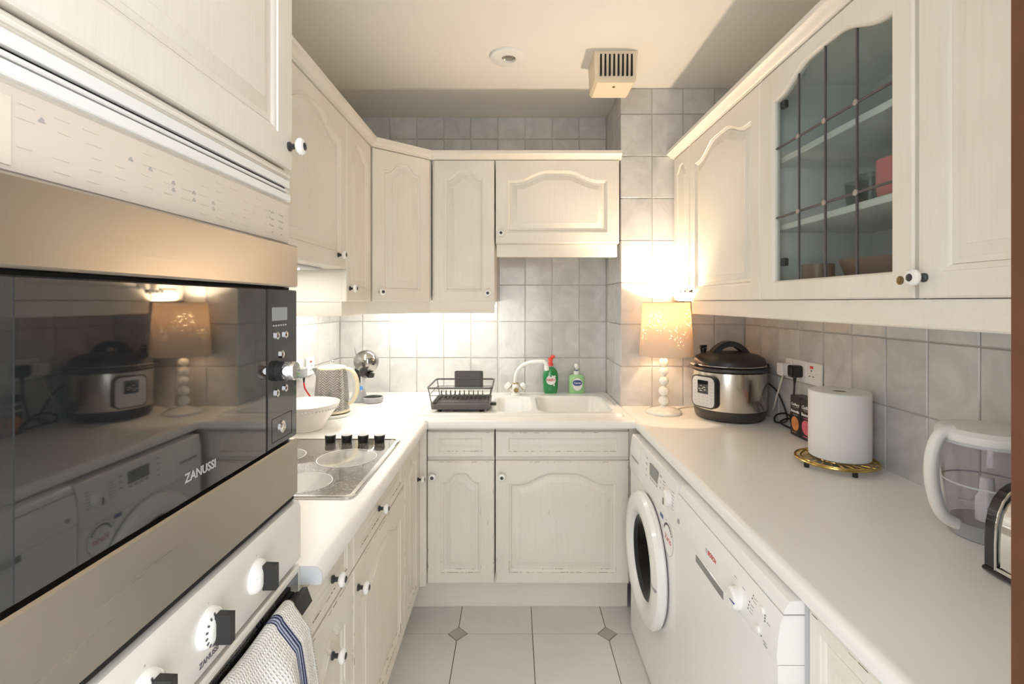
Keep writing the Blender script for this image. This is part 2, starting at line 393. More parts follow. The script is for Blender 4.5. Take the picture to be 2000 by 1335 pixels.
    def mesh(s, name, mats, smooth=True, ang=35):
        me = bpy.data.meshes.new(name); me.from_pydata(s.v, [], s.f)
        mats = mats if isinstance(mats, (list, tuple)) else [mats]
        for mm in mats: me.materials.append(M[mm] if isinstance(mm, str) else mm)
        if len(mats) > 1: me.polygons.foreach_set('material_index', s.m)
        if s.uv:
            ul = me.uv_layers.new(name='UVMap')
            for lp in me.loops: ul.data[lp.index].uv = s.uv[lp.vertex_index]
        me.validate()
        import bmesh
        bm = bmesh.new(); bm.from_mesh(me); bmesh.ops.recalc_face_normals(bm, faces=bm.faces); bm.to_mesh(me); bm.free()
        if smooth: me.shade_smooth(); me.set_sharp_from_angle(angle=R(ang))
        return me
    def build(s, name, mats, parent=None, smooth=True, ang=35):
        return obj(name, s.mesh(name, mats, smooth, ang), parent)
def obj(name, me, parent=None):
    o = bpy.data.objects.new(name, me); C.objects.link(o)
    if parent: o.parent = parent
    return o
def tag(o, label, cat, group=None):
    o['label'] = label; o['category'] = cat
    if group: o['group'] = group
    return o
def struct(o, label=None):
    o['kind'] = 'structure'
    if label: o['label'] = label
    return o
def thing(name, label, cat, loc=(0, 0, 0), rz=0.0, group=None):
    o = bpy.data.objects.new(name, None); C.objects.link(o); o.location = loc; o.rotation_euler = (0, 0, rz)
    o.empty_display_size = .05
    return tag(o, label, cat, group)
def circ(cx, cz, rx, rz=None, n=28): rz = rz or rx; return [(cx+rx*cos(2*pi*i/n), cz+rz*sin(2*pi*i/n)) for i in range(n)]
def rrect(x0, x1, z0, z1, r, n=5):
    o = []
    for cx, cz, a0 in ((x1-r, z0+r, -pi/2), (x1-r, z1-r, 0), (x0+r, z1-r, pi/2), (x0+r, z0+r, pi)):
        for i in range(n+1): a = a0+pi/2*i/n; o.append((cx+r*cos(a), cz+r*sin(a)))
    return o
def lettering(s, size, mname, parent, mx, name='lettering', align='CENTER', shear=0, depth=.0002, spacing=1.0, bold=0):
    """real letters lying in local x,z (facing -y) under matrix mx"""
    cu = bpy.data.curves.new('t', 'FONT'); cu.body = s; cu.size = size; cu.align_x = align; cu.align_y = 'CENTER'; cu.shear = shear
    cu.extrude = depth; cu.resolution_u = 3; cu.space_character = spacing; cu.offset = bold
    to = bpy.data.objects.new('t', cu); C.objects.link(to)
    me = bpy.data.meshes.new_from_object(to.evaluated_get(bpy.context.evaluated_depsgraph_get())); bpy.data.objects.remove(to)
    me.name = name; me.transform(mx @ Matrix.Rotation(pi/2, 4, 'X')); me.materials.clear(); me.materials.append(M[mname])
    return obj(name, me, parent)
T = Matrix.Translation
def bez(p0, p1, p2, p3, n=12):
    p0, p1, p2, p3 = map(Vector, (p0, p1, p2, p3)); o = []
    for i in range(n+1):
        t = i/n; u = 1-t; o.append(p0*u**3+p1*3*u*u*t+p2*3*u*t*t+p3*t**3)
    return o
def spline(pts, n=8):
    P = [Vector(p) for p in pts]; o = []
    for i in range(len(P)-1):
        a = P[max(i-1, 0)]; b = P[i]; c = P[i+1]; d = P[min(i+2, len(P)-1)]
        for k in range(n):
            t = k/n; o.append(.5*((2*b)+(c-a)*t+(2*a-5*b+4*c-d)*t*t+(3*b-a-3*c+d)*t**3))
    o.append(P[-1]); return o

# ------------------------------------------------------------------ room measurements
XL, XR, YB, YP, XP, ZC = -1.010, 1.158, 2.800, 2.425, 0.535, 2.495      # left wall, right wall, back wall, pillar front, pillar side, ceiling
ZT = 0.900                                                               # worktop height
TW, TH, TZ0 = 0.157, 0.211, 0.887

# ------------------------------------------------------------------ room shell
def wallbox(name, b, m, label): return struct(MB().box(*b).build(name, m), label)
wl = wallbox('wall_left', (XL-.1, XL-.007, .1, YB+.1, 0, ZC), 'grout', 'left kitchen wall with grey tiled splashback')
wb = wallbox('wall_back', (XL-.1, XP+.05, YB+.007, YB+.1, 0, ZC), 'grout', 'back kitchen wall covered with grey tiles')
wr = wallbox('wall_right', (XR+.007, XR+.1, .1, YB+.1, 0, ZC), 'grout', 'right kitchen wall with grey tiled splashback')
wp = struct(MB().box(XP+.007, XR+.05, YP+.007, YB+.05, 0, ZC).build('wall_pillar', 'grout'), 'grey tiled pier beside the sink alcove')
ce = wallbox('ceiling', (XL-.1, XR+.1, .1, YB+.1, ZC, ZC+.1), 'ceiling', 'plain cream painted ceiling')
wf = wallbox('wall_front_right', (.345, XR+.1, .13, .27, 0, ZC), 'plaster', 'plaster wall beside the doorway')
wf2 = wallbox('wall_front_left', (XL-.1, -.47, .13, .27, 0, ZC), 'plaster', 'plaster wall behind the oven housing')

_tc = {}
def tile_mesh(w, h):
    k = (round(w, 3), round(h, 3))
    if k not in _tc:
        c = .0022; t = .007
        a = [(0, 0, 0), (w, 0, 0), (w, 0, h), (0, 0, h)]; b = [(0, -t+c, 0), (w, -t+c, 0), (w, -t+c, h), (0, -t+c, h)]
        d = [(c, -t, c), (w-c, -t, c), (w-c, -t, h-c), (c, -t, h-c)]
        mb = MB(); mb.add(a+b+d, [(8, 9, 10, 11)]+[(i, (i+1) % 4, (i+1) % 4+4, i+4) for i in range(4)]+[(i+4, (i+1) % 4+4, (i+1) % 4+8, i+8) for i in range(4)])
        _tc[k] = mb.mesh('wall_tile', 'tile', False)
    return _tc[k]
def tile_wall(parent, u0, u1, z0, z1, frame, ustart, tw=TW):
    """tiles in the window u0..u1, z0..z1 of a wall; frame(u,z)->(loc, rz)"""
    g = .0032; k = math.floor((u0-ustart)/tw+1e-4)
    u = ustart+k*tw
    while u < u1-1e-4:
        a, b = max(u, u0), min(u+tw, u1)
        zz = TZ0+TH*math.floor((z0-TZ0)/TH+1e-4)
        while zz < z1-1e-4:
            c, d = max(zz, z0), min(zz+TH, z1)
            if b-a > .012 and d-c > .012:
                o = obj('wall_tile', tile_mesh(b-a-g, d-c-g), parent)
                loc, rz = frame(a+g/2, c+g/2); o.location = loc; o.rotation_euler = (random.uniform(-.002, .002), 0, rz+random.uniform(-.003, .003))
            zz += TH
        u += tw
fb = lambda u, z: ((u, YB+.007, z), 0)                       # back wall: u = x
fp = lambda u, z: ((u, YP+.007, z), 0)                       # pillar front
fr_ = lambda u, z: ((XR+.007, -u, z), -pi/2)                 # right wall: u = -y
fps = lambda u, z: ((XP+.007, -u, z), -pi/2)                 # pillar side (faces -x)
fl = lambda u, z: ((XL-.007, u, z), pi/2)                    # left wall: u = y
tile_wall(wb, XL, XP, 2.16, ZC-.003, fb, XP)                # above the cabinets
tile_wall(wb, XL, -.094, ZT-.02, 1.44, fb, XP)               # splashback under the cabinets
tile_wall(wb, -.088, XP, ZT-.02, 1.72, fb, XP)               # alcove behind the sink
tile_wall(wp, XP+.0, XR, ZT-.02, ZC-.003, fp, XP)
tile_wall(wp, -YB, -YP, ZT-.02, ZC-.003, fps, -YP)
tile_wall(wr, -YP, -.905, ZT-.02, 1.44, fr_, -2.114, .152)
tile_wall(wl, 1.886, YB, ZT-.02, 1.44, fl, YB)
tile_wall(wl, .96, 1.886, ZT-.02, 1.56, fl, YB)

# floor: big white tiles, a grey diamond at every second crossing
fl_o = struct(MB().box(XL-.1, XR+.1, -.6, YB+.1, -.1, -.004).build('floor', 'floor_grout'), 'white tiled kitchen floor with small grey diamond insets')
S = .3204; FX, FY = -.2414, 2.072; DC = .042
_ft = {}
def floor_tile(cut):
    if cut not in _ft:
        g = .0016; lo, hi = g, S-g; c = DC; poly = []
        for (px, py), k in (((lo, lo), 0), ((hi, lo), 1), ((hi, hi), 2), ((lo, hi), 3)):
            if cut[k]:
                sx = 1 if px == lo else -1; sy = 1 if py == lo else -1
                a, b = (px+sx*c, py), (px, py+sy*c)
                poly += [b, a] if k in (0, 2) else [a, b]
            else: poly.append((px, py))
        _ft[cut] = MB().prism(poly, 'z', -.004, 0).mesh('floor_tile', 'floor_tile', False)
    return _ft[cut]
_dm = MB().prism([(DC-.003, 0), (0, DC-.003), (-DC+.003, 0), (0, -DC+.003)], 'z', -.004, 0).mesh('diamond_inset', 'floor_dot', False)
dot = lambda i, j: (i+j) % 2 == 0
for i in range(-3, 5):
    for j in range(-8, 3):
        x, y = FX+i*S, FY+j*S
        if x > XR or x+S < XL or y > YB: continue
        o = obj('floor_tile', floor_tile((dot(i, j), dot(i+1, j), dot(i+1, j+1), dot(i, j+1))), fl_o); o.location = (x, y, 0)
        if dot(i, j): o = obj('diamond_inset', _dm, fl_o); o.location = (x, y, 0)

# doorway: brown wooden jamb close to the camera
j = MB().box(.3096, .345, .12, .305, 0, ZC-.001, .004).box(.336, .42, .28, .312, 0, ZC-.001, .004)
struct(j.build('trim_1', 'wood'), 'brown wooden door jamb at the right edge')

# ------------------------------------------------------------------ fronts with arched raised panels
def offset(poly, d):
    n = len(poly); o = []
    for i in range(n):
        p0, p, p1 = Vector(poly[i-1]), Vector(poly[i]), Vector(poly[(i+1) % n])
        a = (p-p0).normalized(); b = (p1-p).normalized(); na = Vector((-a.y, a.x)); nb = Vector((-b.y, b.x))
        m = (na+nb); m.normalize(); k = d/max(.35, m.dot(na)); q = p+m*k; o.append((q.x, q.y))
    return o
def bell(s):
    s = min(1, abs(s)); q = min(1, (1-s)/.72); return .88*q*q*(3-2*q)+.12*(1-s*s)
def arch_poly(x0, x1, z0, z1, rise, flat=.2, n=28):
    P = [(x0, z0), (x1, z0), (x1, z1)]
    if rise > 0:
        c, h = (x0+x1)/2, (x1-x0)/2*(1-flat)
        for i in range(n+1):
            s = 1-2*i/n; P.append((c+h*s, z1+rise*bell(s)))
    P.append((x0, z1)); return P
def front(parent, name, x0, x1, z0, z1, mx=.06, mz=.05, rise=.045, k=1.0, m='cream', knob=None, t=.02, mtop=None, panel=True):
    """door or drawer front: frame with moulded opening, raised panel and knob as its sub-parts"""
    g = .0018; x0 += g; x1 -= g; z0 += g; z1 -= g; c = .004
    ap = arch_poly(x0+mx, x1-mx, z0+mz, z1-(mtop if mtop else mz)-rise, rise)
    out = [(x0+c, z0+c), (x1-c, z0+c), (x1-c, z1-c), (x0+c, z1-c)]; rim = [(x0, z0), (x1, z0), (x1, z1), (x0, z1)]
    mb = MB()
    vs = [(p, 0, q) for p, q in rim]+[(p, -t+c*.8, q) for p, q in rim]+[(p, -t, q) for p, q in out]
    mb.add(vs, [(3, 2, 1, 0)]+[(i, (i+1) % 4, (i+1) % 4+4, i+4) for i in range(4)]+[(i+4, (i+1) % 4+4, (i+1) % 4+8, i+8) for i in range(4)])
    tri = tessellate_polygon([[Vector((p, q, 0)) for p, q in out], [Vector((p, q, 0)) for p, q in ap]])
    mb.add([(p, -t, q) for p, q in out+ap], [tuple(i) for i in tri])
    def rings(mb, prof):
        L = [(offset(ap, d*k), y) for d, y in prof]; n = len(ap); o = len(mb.v)
        for pl, y in L: mb.v += [(p, -t+y*k, q) for p, q in pl]
        for a in range(len(L)-1):
            for i in range(n): mb.f.append((o+a*n+i, o+a*n+(i+1) % n, o+(a+1)*n+(i+1) % n, o+(a+1)*n+i)); mb.m.append(0)
        return L[-1], o+(len(L)-1)*n
    rings(mb, [(0, 0), (.001, .003), (.005, .0035), (.009, .006), (.012, .0085), (.0125, .012)])
    d = mb.build(name, m, parent)
    if panel:
        pb = MB(); (pl, y), o = rings(pb, [(.0125, .0115), (.0127, .0085), (.024, .0085), (.0245, .0078), (.046, .0022), (.0465, .0012)])
        tri = tessellate_polygon([[Vector((p, q, 0)) for p, q in pl]]); pb.f += [tuple(i+o for i in f) for f in tri]; pb.m += [0]*len(tri)
        pb.build('panel', m, d)
    if m == 'cream_worn': paint_chips(d, x0, x1, z0, z1, mx, mz, t, rise)
    if knob: put_knob(d, knob[0], -t, knob[1])
    return d
_chip = random.Random(21)
def paint_chips(d, x0, x1, z0, z1, mx, mz, t, rise):
    """slivers of bare brown wood where the paint has worn off edges and mouldings"""
    mb = MB(); q = _chip
    def run(a, b, z, vert, dens, y):
        p = a
        while p < b-.004:
            l = q.uniform(.004, .028); e = min(p+l, b); h = q.uniform(.0003, .0008); zz = z+q.uniform(-.0006, .0006)
            if q.random() < dens:
                if vert: mb.box(zz-h, zz+h, y, y+.0012, p, e)
                else: mb.box(p, e, y, y+.0012, zz-h, zz+h)
            p = e+q.uniform(.001, .012)
    run(x0+mx, x1-mx, z0+mz, False, .75, -t-.0002); run(x0+.01, x1-.01, z1-.0045, False, .5, -t-.0002)
    run(x0+mx+.006, x1-mx-.006, z0+mz+.012, False, .35, -t+.0062)
    if rise > 0:
        run(z0+mz, z0+mz+.05, x0+mx, True, .6, -t-.0002); run(z0+mz, z0+mz+.04, x1-mx, True, .5, -t-.0002)
        run(z0+.02, z1-.02, x0+.0045, True, .22, -t-.0002); run(z0+.02, z1-.02, x1-.0045, True, .22, -t-.0002)
    if mb.f: mb.build('paint_chips', 'bare_wood', d, False)['kind'] = 'stuff'
_km = None
def put_knob(parent, x, y, z):
    global _km
    if _km is None:
        mx = Matrix.Rotation(pi/2, 4, 'X')
        mb = MB().lathe([(.009, 0), (.009, .003), (.0052, .006), (.0052, .013), (.008, .017)], 16, mx, 0)
        mb.lathe([(.006, .0165), (.0135, .017), (.0165, .021), (.0165, .025), (.0135, .029), (.0078, .0305), (.0074, .0295)], 22, mx, 1)
        mb.lathe([(.0074, .029), (.0070, .0315), (.004, .0328), (0, .0332)], 16, mx, 0)
        _km = mb.mesh('knob', ['knob_dark', 'porcelain'])
    o = obj('knob', _km, parent); o.location = (x, y, z); return o

def base_carcass(t, w, z0, z1, depth, m='carcass', toe=.095):
    MB().box(.001, w-.001, .0, depth, z0, z1).box(.01, w-.01, toe+.02, depth, 0, z0).build('carcass', m, t)

# ---- base cabinets on the left wall (face x=-.4164)
BD, BZ0, BZ1, DRZ0, DRZ1 = .57, .1615, .862, .7267, .8434
def base_left(label, y0, y1, fronts, group='cream base cabinets'):
    t = thing('base_cabinet', label, 'cabinet', (-.4364, y0, 0), pi/2, group); base_carcass(t, y1-y0, BZ0-.005, BZ1, BD)
    for f in fronts: front(t, **f)
    return t
w = 1.254-.953
base_left('narrow cream base cabinet next to the oven housing, half hidden by the towel', .953, 1.254, [
    dict(name='drawer', x0=0, x1=w, z0=DRZ0, z1=DRZ1, mx=.045, mz=.027, rise=0, k=.6, m='cream_worn', knob=(w/2+.005, .785)),
    dict(name='door', x0=0, x1=w, z0=BZ0, z1=.7107+.012, rise=.042, m='cream_worn', knob=(.155, .61))])
w = 1.84-1.254
base_left('wide cream base cabinet standing under the hob', 1.254, 1.84, [
    dict(name='drawer', x0=0, x1=w, z0=DRZ0, z1=DRZ1, mx=.055, mz=.027, rise=0, k=.6, m='cream_worn', knob=(.235, .785)),
    dict(name='door', x0=0, x1=w, z0=BZ0, z1=.7107+.012, rise=.046, m='cream_worn', knob=(.035, .66))])
w = 2.122-1.84
t = base_left('narrow cream corner base cabinet between the hob unit and sink run', 1.84, 2.122, [
    dict(name='door', x0=0, x1=w, z0=BZ0, z1=DRZ1, rise=.042, m='cream_worn', knob=(w-.035, .655))])
MB().box(w+.003, w+.05, -.018, .004, BZ0, BZ1-.002, .002).box(w+.014, w+.05, -.0465, -.018, BZ0, BZ1-.002, .002).build('corner_post', 'cream_worn', t)

# ---- base cabinets under the sink (face y=2.16)
def base_back(label, x0, x1, fronts):
    t = thing('base_cabinet', label, 'cabinet', (x0, 2.18, 0), 0, 'cream base cabinets'); w = x1-x0; z = BZ0-.005
    MB().box(.001, .018, 0, .595, z, .70).box(w-.018, w-.001, 0, .595, z, .70).box(.001, .018, 0, .016, .70, BZ1).box(w-.018, w-.001, 0, .016, .70, BZ1).box(.018, w-.018, 0, .595, z, z+.018).box(.018, w-.018, 0, .016, .70, BZ1).box(.018, w-.018, .58, .595, z+.018, .70).box(.01, w-.01, .097, .595, 0, z).build('carcass', 'carcass', t)
    for f in fronts: front(t, **f)
    return t
w = .302
base_back('narrow cream base cabinet below the draining board', -.389, -.087, [
    dict(name='drawer', x0=0, x1=w, z0=DRZ0, z1=DRZ1, mx=.05, mz=.026, rise=0, k=.6, m='cream_worn'),
    dict(name='door', x0=0, x1=w, z0=BZ0, z1=.7125, rise=.042, m='cream_worn', knob=(.027, .645))])
w = .600
base_back('wide cream base cabinet below the sink bowls', -.084, .516, [
    dict(name='drawer', x0=0, x1=w, z0=DRZ0, z1=DRZ1, mx=.055, mz=.026, rise=0, k=.6, m='cream_worn'),
    dict(name='door', x0=0, x1=w, z0=BZ0, z1=.7125, rise=.05, m='cream_worn', knob=(.030, .645))])
MB().box(.6015, .66, -.002, .016, BZ0, BZ1-.002, .001).build('end_filler', 'cream_worn', [o for o in C.objects if o.get('label') == 'wide cream base cabinet below the sink bowls'][0])
struct(MB().box(-.50, .53, 2.256, 2.274, 0, .152, .002).build('baseboard_back', 'cream_h'), 'cream plinth board under the sink cabinets')
struct(MB().box(-.532, -.514, .955, 2.254, 0, .152, .002).build('baseboard_left', 'cream_h'), 'cream plinth board under the left cabinets')

# ---- base cabinet at the right, nearest the camera
t = thing('base_cabinet', 'cream base cabinet nearest the camera, right of the dishwasher', 'cabinet', (.569, .903, 0), -pi/2, 'cream base cabinets')
w = .595
base_carcass(t, w, BZ0-.005, BZ1, .585)
front(t, 'drawer', 0, w, .70, .852, mx=.034, mz=.027, rise=0, k=.8, m='cream_worn', knob=(.3, .776))
front(t, 'door', 0, w, BZ0, .697, rise=.046, m='cream_worn', knob=(.035, .62))

# ------------------------------------------------------------------ wall cabinets
WZ0, WZ1 = 1.423, 2.133
def wall_cab(label, O, rz, w, z0, z1, depth, doors, group='cream wall cabinets'):
    t = thing('wall_cabinet', label, 'cabinet', (O[0], O[1], 0), rz, group)
    MB().box(.001, w-.001, 0, depth, z0, z1-.001).build('carcass', 'carcass', t)
    for f in doors: front(t, **f)
    return t
# left wall, face x=-.63
w = .618
hc = wall_cab('short cream wall cabinet with extractor above the hob', (-.673, 1.265), pi/2, w, 1.5495, WZ1, .334, [
    dict(name='door', x0=0, x1=w, z0=1.5474, z1=WZ1, rise=.052, knob=(w-.088, 1.596))])
MB().box(.06, w-.06, .05, .30, 1.540, 1.549, .002).build('extractor_plate', 'pale_grey', hc)
for dx in (.17, .43): MB().box(dx-.045, dx+.045, .10, .19, 1.5375, 1.5402).build('extractor_light', 'hood_glow', hc)
w = .319
wall_cab('narrow cream wall cabinet between the extractor and corner unit', (-.673, 1.8866), pi/2, w, WZ0, WZ1, .334, [
    dict(name='door', x0=0, x1=w, z0=WZ0, z1=WZ1, mx=.05, rise=.042, knob=(.035, 1.475))])
# diagonal corner
A = Vector((-.653, 2.212)); B = Vector((-.4165, 2.420)); dv = B-A; ang = math.atan2(dv.y, dv.x); w = dv.length
t = thing('wall_cabinet', 'cream corner wall cabinet with a diagonal arched door', 'cabinet', (A.x, A.y, 0), ang, 'cream wall cabinets')
nrm = Vector((-sin(ang), cos(ang)))*.021
t.location = (A.x+nrm.x, A.y+nrm.y, 0)
inv = Matrix.Rotation(-ang, 2)
foot = [inv @ (Vector(p)-Vector(t.location[:2])) for p in ((A.x+nrm.x-.003, A.y+nrm.y), (B.x+nrm.x-.004, B.y+nrm.y), (-.4200, 2.444), (-.4200, YB-.002), (XL+.002, YB-.002), (XL+.002, 2.208), (-.683, 2.208))]
MB().prism([tuple(p) for p in foot], 'z', WZ0, WZ1-.001).build('carcass', 'carcass', t)
front(t, 'door', .004, w-.002, WZ0, WZ1, mx=.055, rise=.042, knob=(.045, 1.468))
# back wall, face y=2.336
w = .315
wall_cab('narrow cream wall cabinet left of the sink alcove', (-.4125, 2.440), 0, w, WZ0, WZ1, YB-2.442, [
    dict(name='door', x0=.008, x1=w, z0=WZ0, z1=WZ1, rise=.042, mx=.055, knob=(w-.033, 1.466))])
w = .622
wall_cab('short wide cream wall cabinet bridging over the sink', (-.0938, 2.440), 0, w, 1.713, WZ1, YB-2.442, [
    dict(name='door', x0=0, x1=w, z0=1.7148, z1=WZ1, rise=.048, mx=.06, mz=.053, knob=(.029, 1.764))])

# right wall, face x=.77
RX = .8177; RD = XR-RX-.002
w = .2155
wall_cab('slim cream wall cabinet at the pier, right above the lamp', (RX, 2.4139), -pi/2, w, WZ0+.003, WZ1, RD, [
    dict(name='door', x0=0, x1=w, z0=WZ0+.003, z1=WZ1, mx=.042, rise=.032, k=.6, knob=(w-.026, 1.468))])
w = .628
wall_cab('cream wall cabinet with a solid arched door beside the glazed one', (RX, 2.1953), -pi/2, w, WZ0+.003, WZ1, RD, [
    dict(name='door', x0=0, x1=w, z0=WZ0+.003, z1=WZ1, rise=.05, knob=(.026, 1.468))])
w = .60
wall_cab('cream wall cabinet with a solid door at the right edge, nearest the camera', (RX, .9593), -pi/2, w, WZ0+.003, WZ1, RD, [
    dict(name='door', x0=.002, x1=w, z0=WZ0+.003, z1=WZ1, rise=.05, mx=.055, knob=(.020, 1.468))])

# glazed cabinet (open inside, shelves, leaded glass)
GY1, GY0 = 1.5654, .9624; w = GY1-GY0
gt = thing('wall_cabinet', 'cream wall cabinet with a leaded glass door', 'cabinet', (RX, GY1, 0), -pi/2, 'cream wall cabinets')
z0, z1 = WZ0+.003, WZ1
MB().box(.001, .018, 0, RD, z0, z1).box(w-.018, w-.001, 0, RD, z0, z1).box(.018, w-.018, 0, RD, z0, z0+.018).box(.018, w-.018, 0, RD, z1-.018, z1-.001).box(.018, w-.018, RD-.008, RD, z0+.018, z1-.018).build('carcass', 'white_inside', gt)
for zs in (1.6427, 1.851): MB().box(.0185, w-.0185, .012, RD-.009, zs, zs+.018, .002).build('shelf', 'white_inside', gt)
ox0, ox1, oz0, oz1, rise = GY1-1.4912, GY1-1.0163, 1.479, 2.0375, .052
d = front(gt, 'door', 0, w, z0, z1, mx=ox0, mz=oz0-z0, rise=rise, mtop=z1-oz1-rise, panel=False, t=.022)
# the glazed door is open in the middle: rebuild its back as a ring
bpy.data.objects.remove(d)
ap = arch_poly(ox0, ox1, oz0, oz1, rise, .12); g = .0018; c = .004
rim = [(g, z0+g), (w-g, z0+g), (w-g, z1-g), (g, z1-g)]; outp = offset(rim, c)
mb = MB(); tk = .022
mb.add([(p, 0, q) for p, q in rim]+[(p, -tk+c, q) for p, q in rim]+[(p, -tk, q) for p, q in outp], [(i, (i+1) % 4, (i+1) % 4+4, i+4) for i in range(4)]+[(i+4, (i+1) % 4+4, (i+1) % 4+8, i+8) for i in range(4)])
tri = tessellate_polygon([[Vector((p, q, 0)) for p, q in outp], [Vector((p, q, 0)) for p, q in ap]]); mb.add([(p, -tk, q) for p, q in outp+ap], [tuple(i) for i in tri])
tri = tessellate_polygon([[Vector((p, q, 0)) for p, q in rim], [Vector((p, q, 0)) for p, q in ap]]); mb.add([(p, 0, q) for p, q in rim+ap], [tuple(i) for i in tri])
n = len(ap); L = [(ap, -tk), (offset(ap, .004), -tk+.003), (offset(ap, .006), -tk+.008), (offset(ap, .006), 0)]; o = len(mb.v)
L[-1] = (ap, 0)
for pl, y in L[:3]+[(offset(ap, .006), -.001)]: mb.v += [(p, y, q) for p, q in pl]
for a in range(3):
    for i in range(n): mb.f.append((o+a*n+i, o+a*n+(i+1) % n, o+(a+1)*n+(i+1) % n, o+(a+1)*n+i)); mb.m.append(0)
gd = mb.build('door', 'cream', gt)
# panes, came by came
xs = [ox0+.006+(ox1-ox0-.012)*i/4 for i in range(5)]; zs = [oz0+.006, 1.678, 1.8903]
cx, hw = (ox0+ox1)/2, (ox1-ox0)/2*.88
top = lambda x: oz1-.006+rise*bell((x-cx)/hw)
for i in range(4):
    for r_ in range(3):
        a, b = xs[i]+.001, xs[i+1]-.001
        if r_ < 2: poly = [(a, zs[r_]+.001), (b, zs[r_]+.001), (b, zs[r_+1]-.001), (a, zs[r_+1]-.001)]
        else: poly = [(a, zs[2]+.001), (b, zs[2]+.001)]+[(b+(a-b)*q/8, top(b+(a-b)*q/8)) for q in range(9)]
        MB().plate(poly, -.009).build('pane', 'pane', gd, False)
for i in (1, 2, 3):
    MB().tube([(xs[i], -.010, zs[0]-.004), (xs[i], -.010, top(xs[i])+.003)], .0034, 6).build('lead_came', 'lead', gd)
for zz in zs[1:]:
    MB().tube([(xs[0], -.0105, zz), (xs[4], -.0105, zz)], .0034, 6).build('lead_came', 'lead', gd)
    for i in (1, 2, 3): MB().lathe([(.0075, 0), (.0075, .003), (.004, .005), (0, .0055)], 8, T((xs[i], -.0125, zz)) @ Matrix.Rotation(pi/2, 4, 'X')).build('lead_boss', 'lead_boss', gd)
MB().lathe([(.009, 0), (.009, .002), (.006, .003), (.004, .0015), (0, .0012)], 16, T((w-.033, -tk, 1.465)) @ Matrix.Rotation(pi/2, 4, 'X')).build('lock', 'old_brass', gd)
for hz in (1.542, 2.020): MB().box(.086, .108, -.004, .012, hz-.012, hz+.012, .003).build('hinge', 'knob_dark', gd)

# crockery behind the glass
def mug(x, y, z, r, h, m, label, cat='mug', handle=True, rz=0):
    t = thing('mug' if cat == 'mug' else cat.replace(' ', '_'), label, cat, (x, y, z), rz)
    MB().lathe([(r*.86, 0), (r*.95, .008), (r, h*.4), (r, h), (r-.004, h), (r-.005, h*.4), (r*.8, .008), (0, .006)], 26).build('cup', m, t)
    if handle:
        MB().tube(bez((0, -r+.002, h*.82), (0, -r-.035, h*.9), (0, -r-.035, h*.15), (0, -r+.002, h*.22), 10), .0055, 8).build('handle', m, t)
    return t
mug(.900, 1.120, 1.6612, .050, .092, 'pink_mug', 'pink mug on the lower shelf of the glazed cabinet', rz=pi)
for k, (x, y) in enumerate(((.98, 1.33), (1.01, 1.42))):
    t = thing('tumbler', ('clear tumbler beside the pink mug in the glazed cabinet', 'clear tumbler farther back in the glazed cabinet, left of the other')[k], 'glass', (x, y, 1.6612), 0, 'tumblers in the glazed cabinet')
    MB().lathe([(.028, 0), (.033, .11), (.031, .11), (.026, .005), (0, .004)], 22).build('cup', 'smoke_glass', t)
t = thing('serving_bowl', 'wide brown bowl on the bottom of the glazed cabinet', 'bowl', (.985, 1.235, 1.4445))
MB().lathe([(.06, 0), (.065, .004), (.115, .045), (.130, .088), (.126, .088), (.11, .047), (.055, .009), (0, .008)], 30).build('bowl_body', 'brown_bowl', t)
t = thing('small_bowl', 'small pale bowl beside the brown bowl in the glazed cabinet', 'bowl', (.91, 1.045, 1.4445))
MB().lathe([(.03, 0), (.033, .003), (.048, .04), (.053, .062), (.050, .062), (.044, .04), (0, .006)], 26).build('bowl_body', 'bowl_bead', t)
mug(.88, 1.40, 1.4445, .042, .085, 'brown_bowl', 'small dark cup on the bottom of the glazed cabinet, by its hinge', rz=pi*.95)

# ------------------------------------------------------------------ mouldings along cabinets
def sweep(path, prof):
    """profile [(outward,z)] along a 2-D path; outward = right-hand side; mitred; returns list of sections"""
    P = [Vector(p) for p in path]; secs = []
    for i, p in enumerate(P):
        ds = []
        if i > 0: ds.append((P[i]-P[i-1]).normalized())
        if i < len(P)-1: ds.append((P[i+1]-P[i]).normalized())
        ns = [Vector((d.y, -d.x)) for d in ds]
        m = sum(ns, Vector((0, 0))); m.normalize(); k = 1/max(.3, m.dot(ns[0]))
        secs.append([(p.x+m.x*o*k, p.y+m.y*o*k, z) for o, z in prof])
    return secs
def lengths(parent, name, path, prof, m):
    secs = sweep(path, prof); n = len(prof)
    for i in range(len(secs)-1):
        vs = secs[i]+secs[i+1]
        fs = [(k, (k+1) % n, (k+1) % n+n, k+n) for k in range(n)]+[tuple(range(n))[::-1], tuple(range(n, 2*n))]
        MB().add(vs, fs).build(name, m, parent, True, 30)
def corn(o): return [(-.02, 2.1335), (.003, 2.1335), (.004, 2.138), (.010, 2.140), (o*.55, 2.149), (o*.85, 2.155), (o, 2.157), (o, 2.172), (-.02, 2.172)]
t = thing('cornice', 'cream cornice moulding along the left and back wall cabinets', 'moulding', (0, 0, 0))
lengths(t, 'cornice_length', [(-.653, .955), (-.653, 2.212), (-.4165, 2.420), (.537, 2.420)], corn(.028), 'cream_h')
t = thing('cornice', 'cream cornice moulding along the right wall cabinets', 'moulding', (0, 0, 0))
lengths(t, 'cornice_length', [(XR-.002, 2.417), (.7977, 2.417), (.7977, .345)], corn(.034), 'cream_h')
pel = [(-.040, 1.366), (-.024, 1.366), (-.022, 1.37), (-.022, 1.4225), (-.040, 1.4225)]
t = thing('light_pelmet', 'cream pelmet strip below the left and back wall cabinets', 'moulding', (0, 0, 0))
lengths(t, 'pelmet_length', [(XL+.003, 1.870), (-.653, 1.870), (-.653, 2.212), (-.4165, 2.420), (-.0995, 2.420)], pel, 'cream_h')
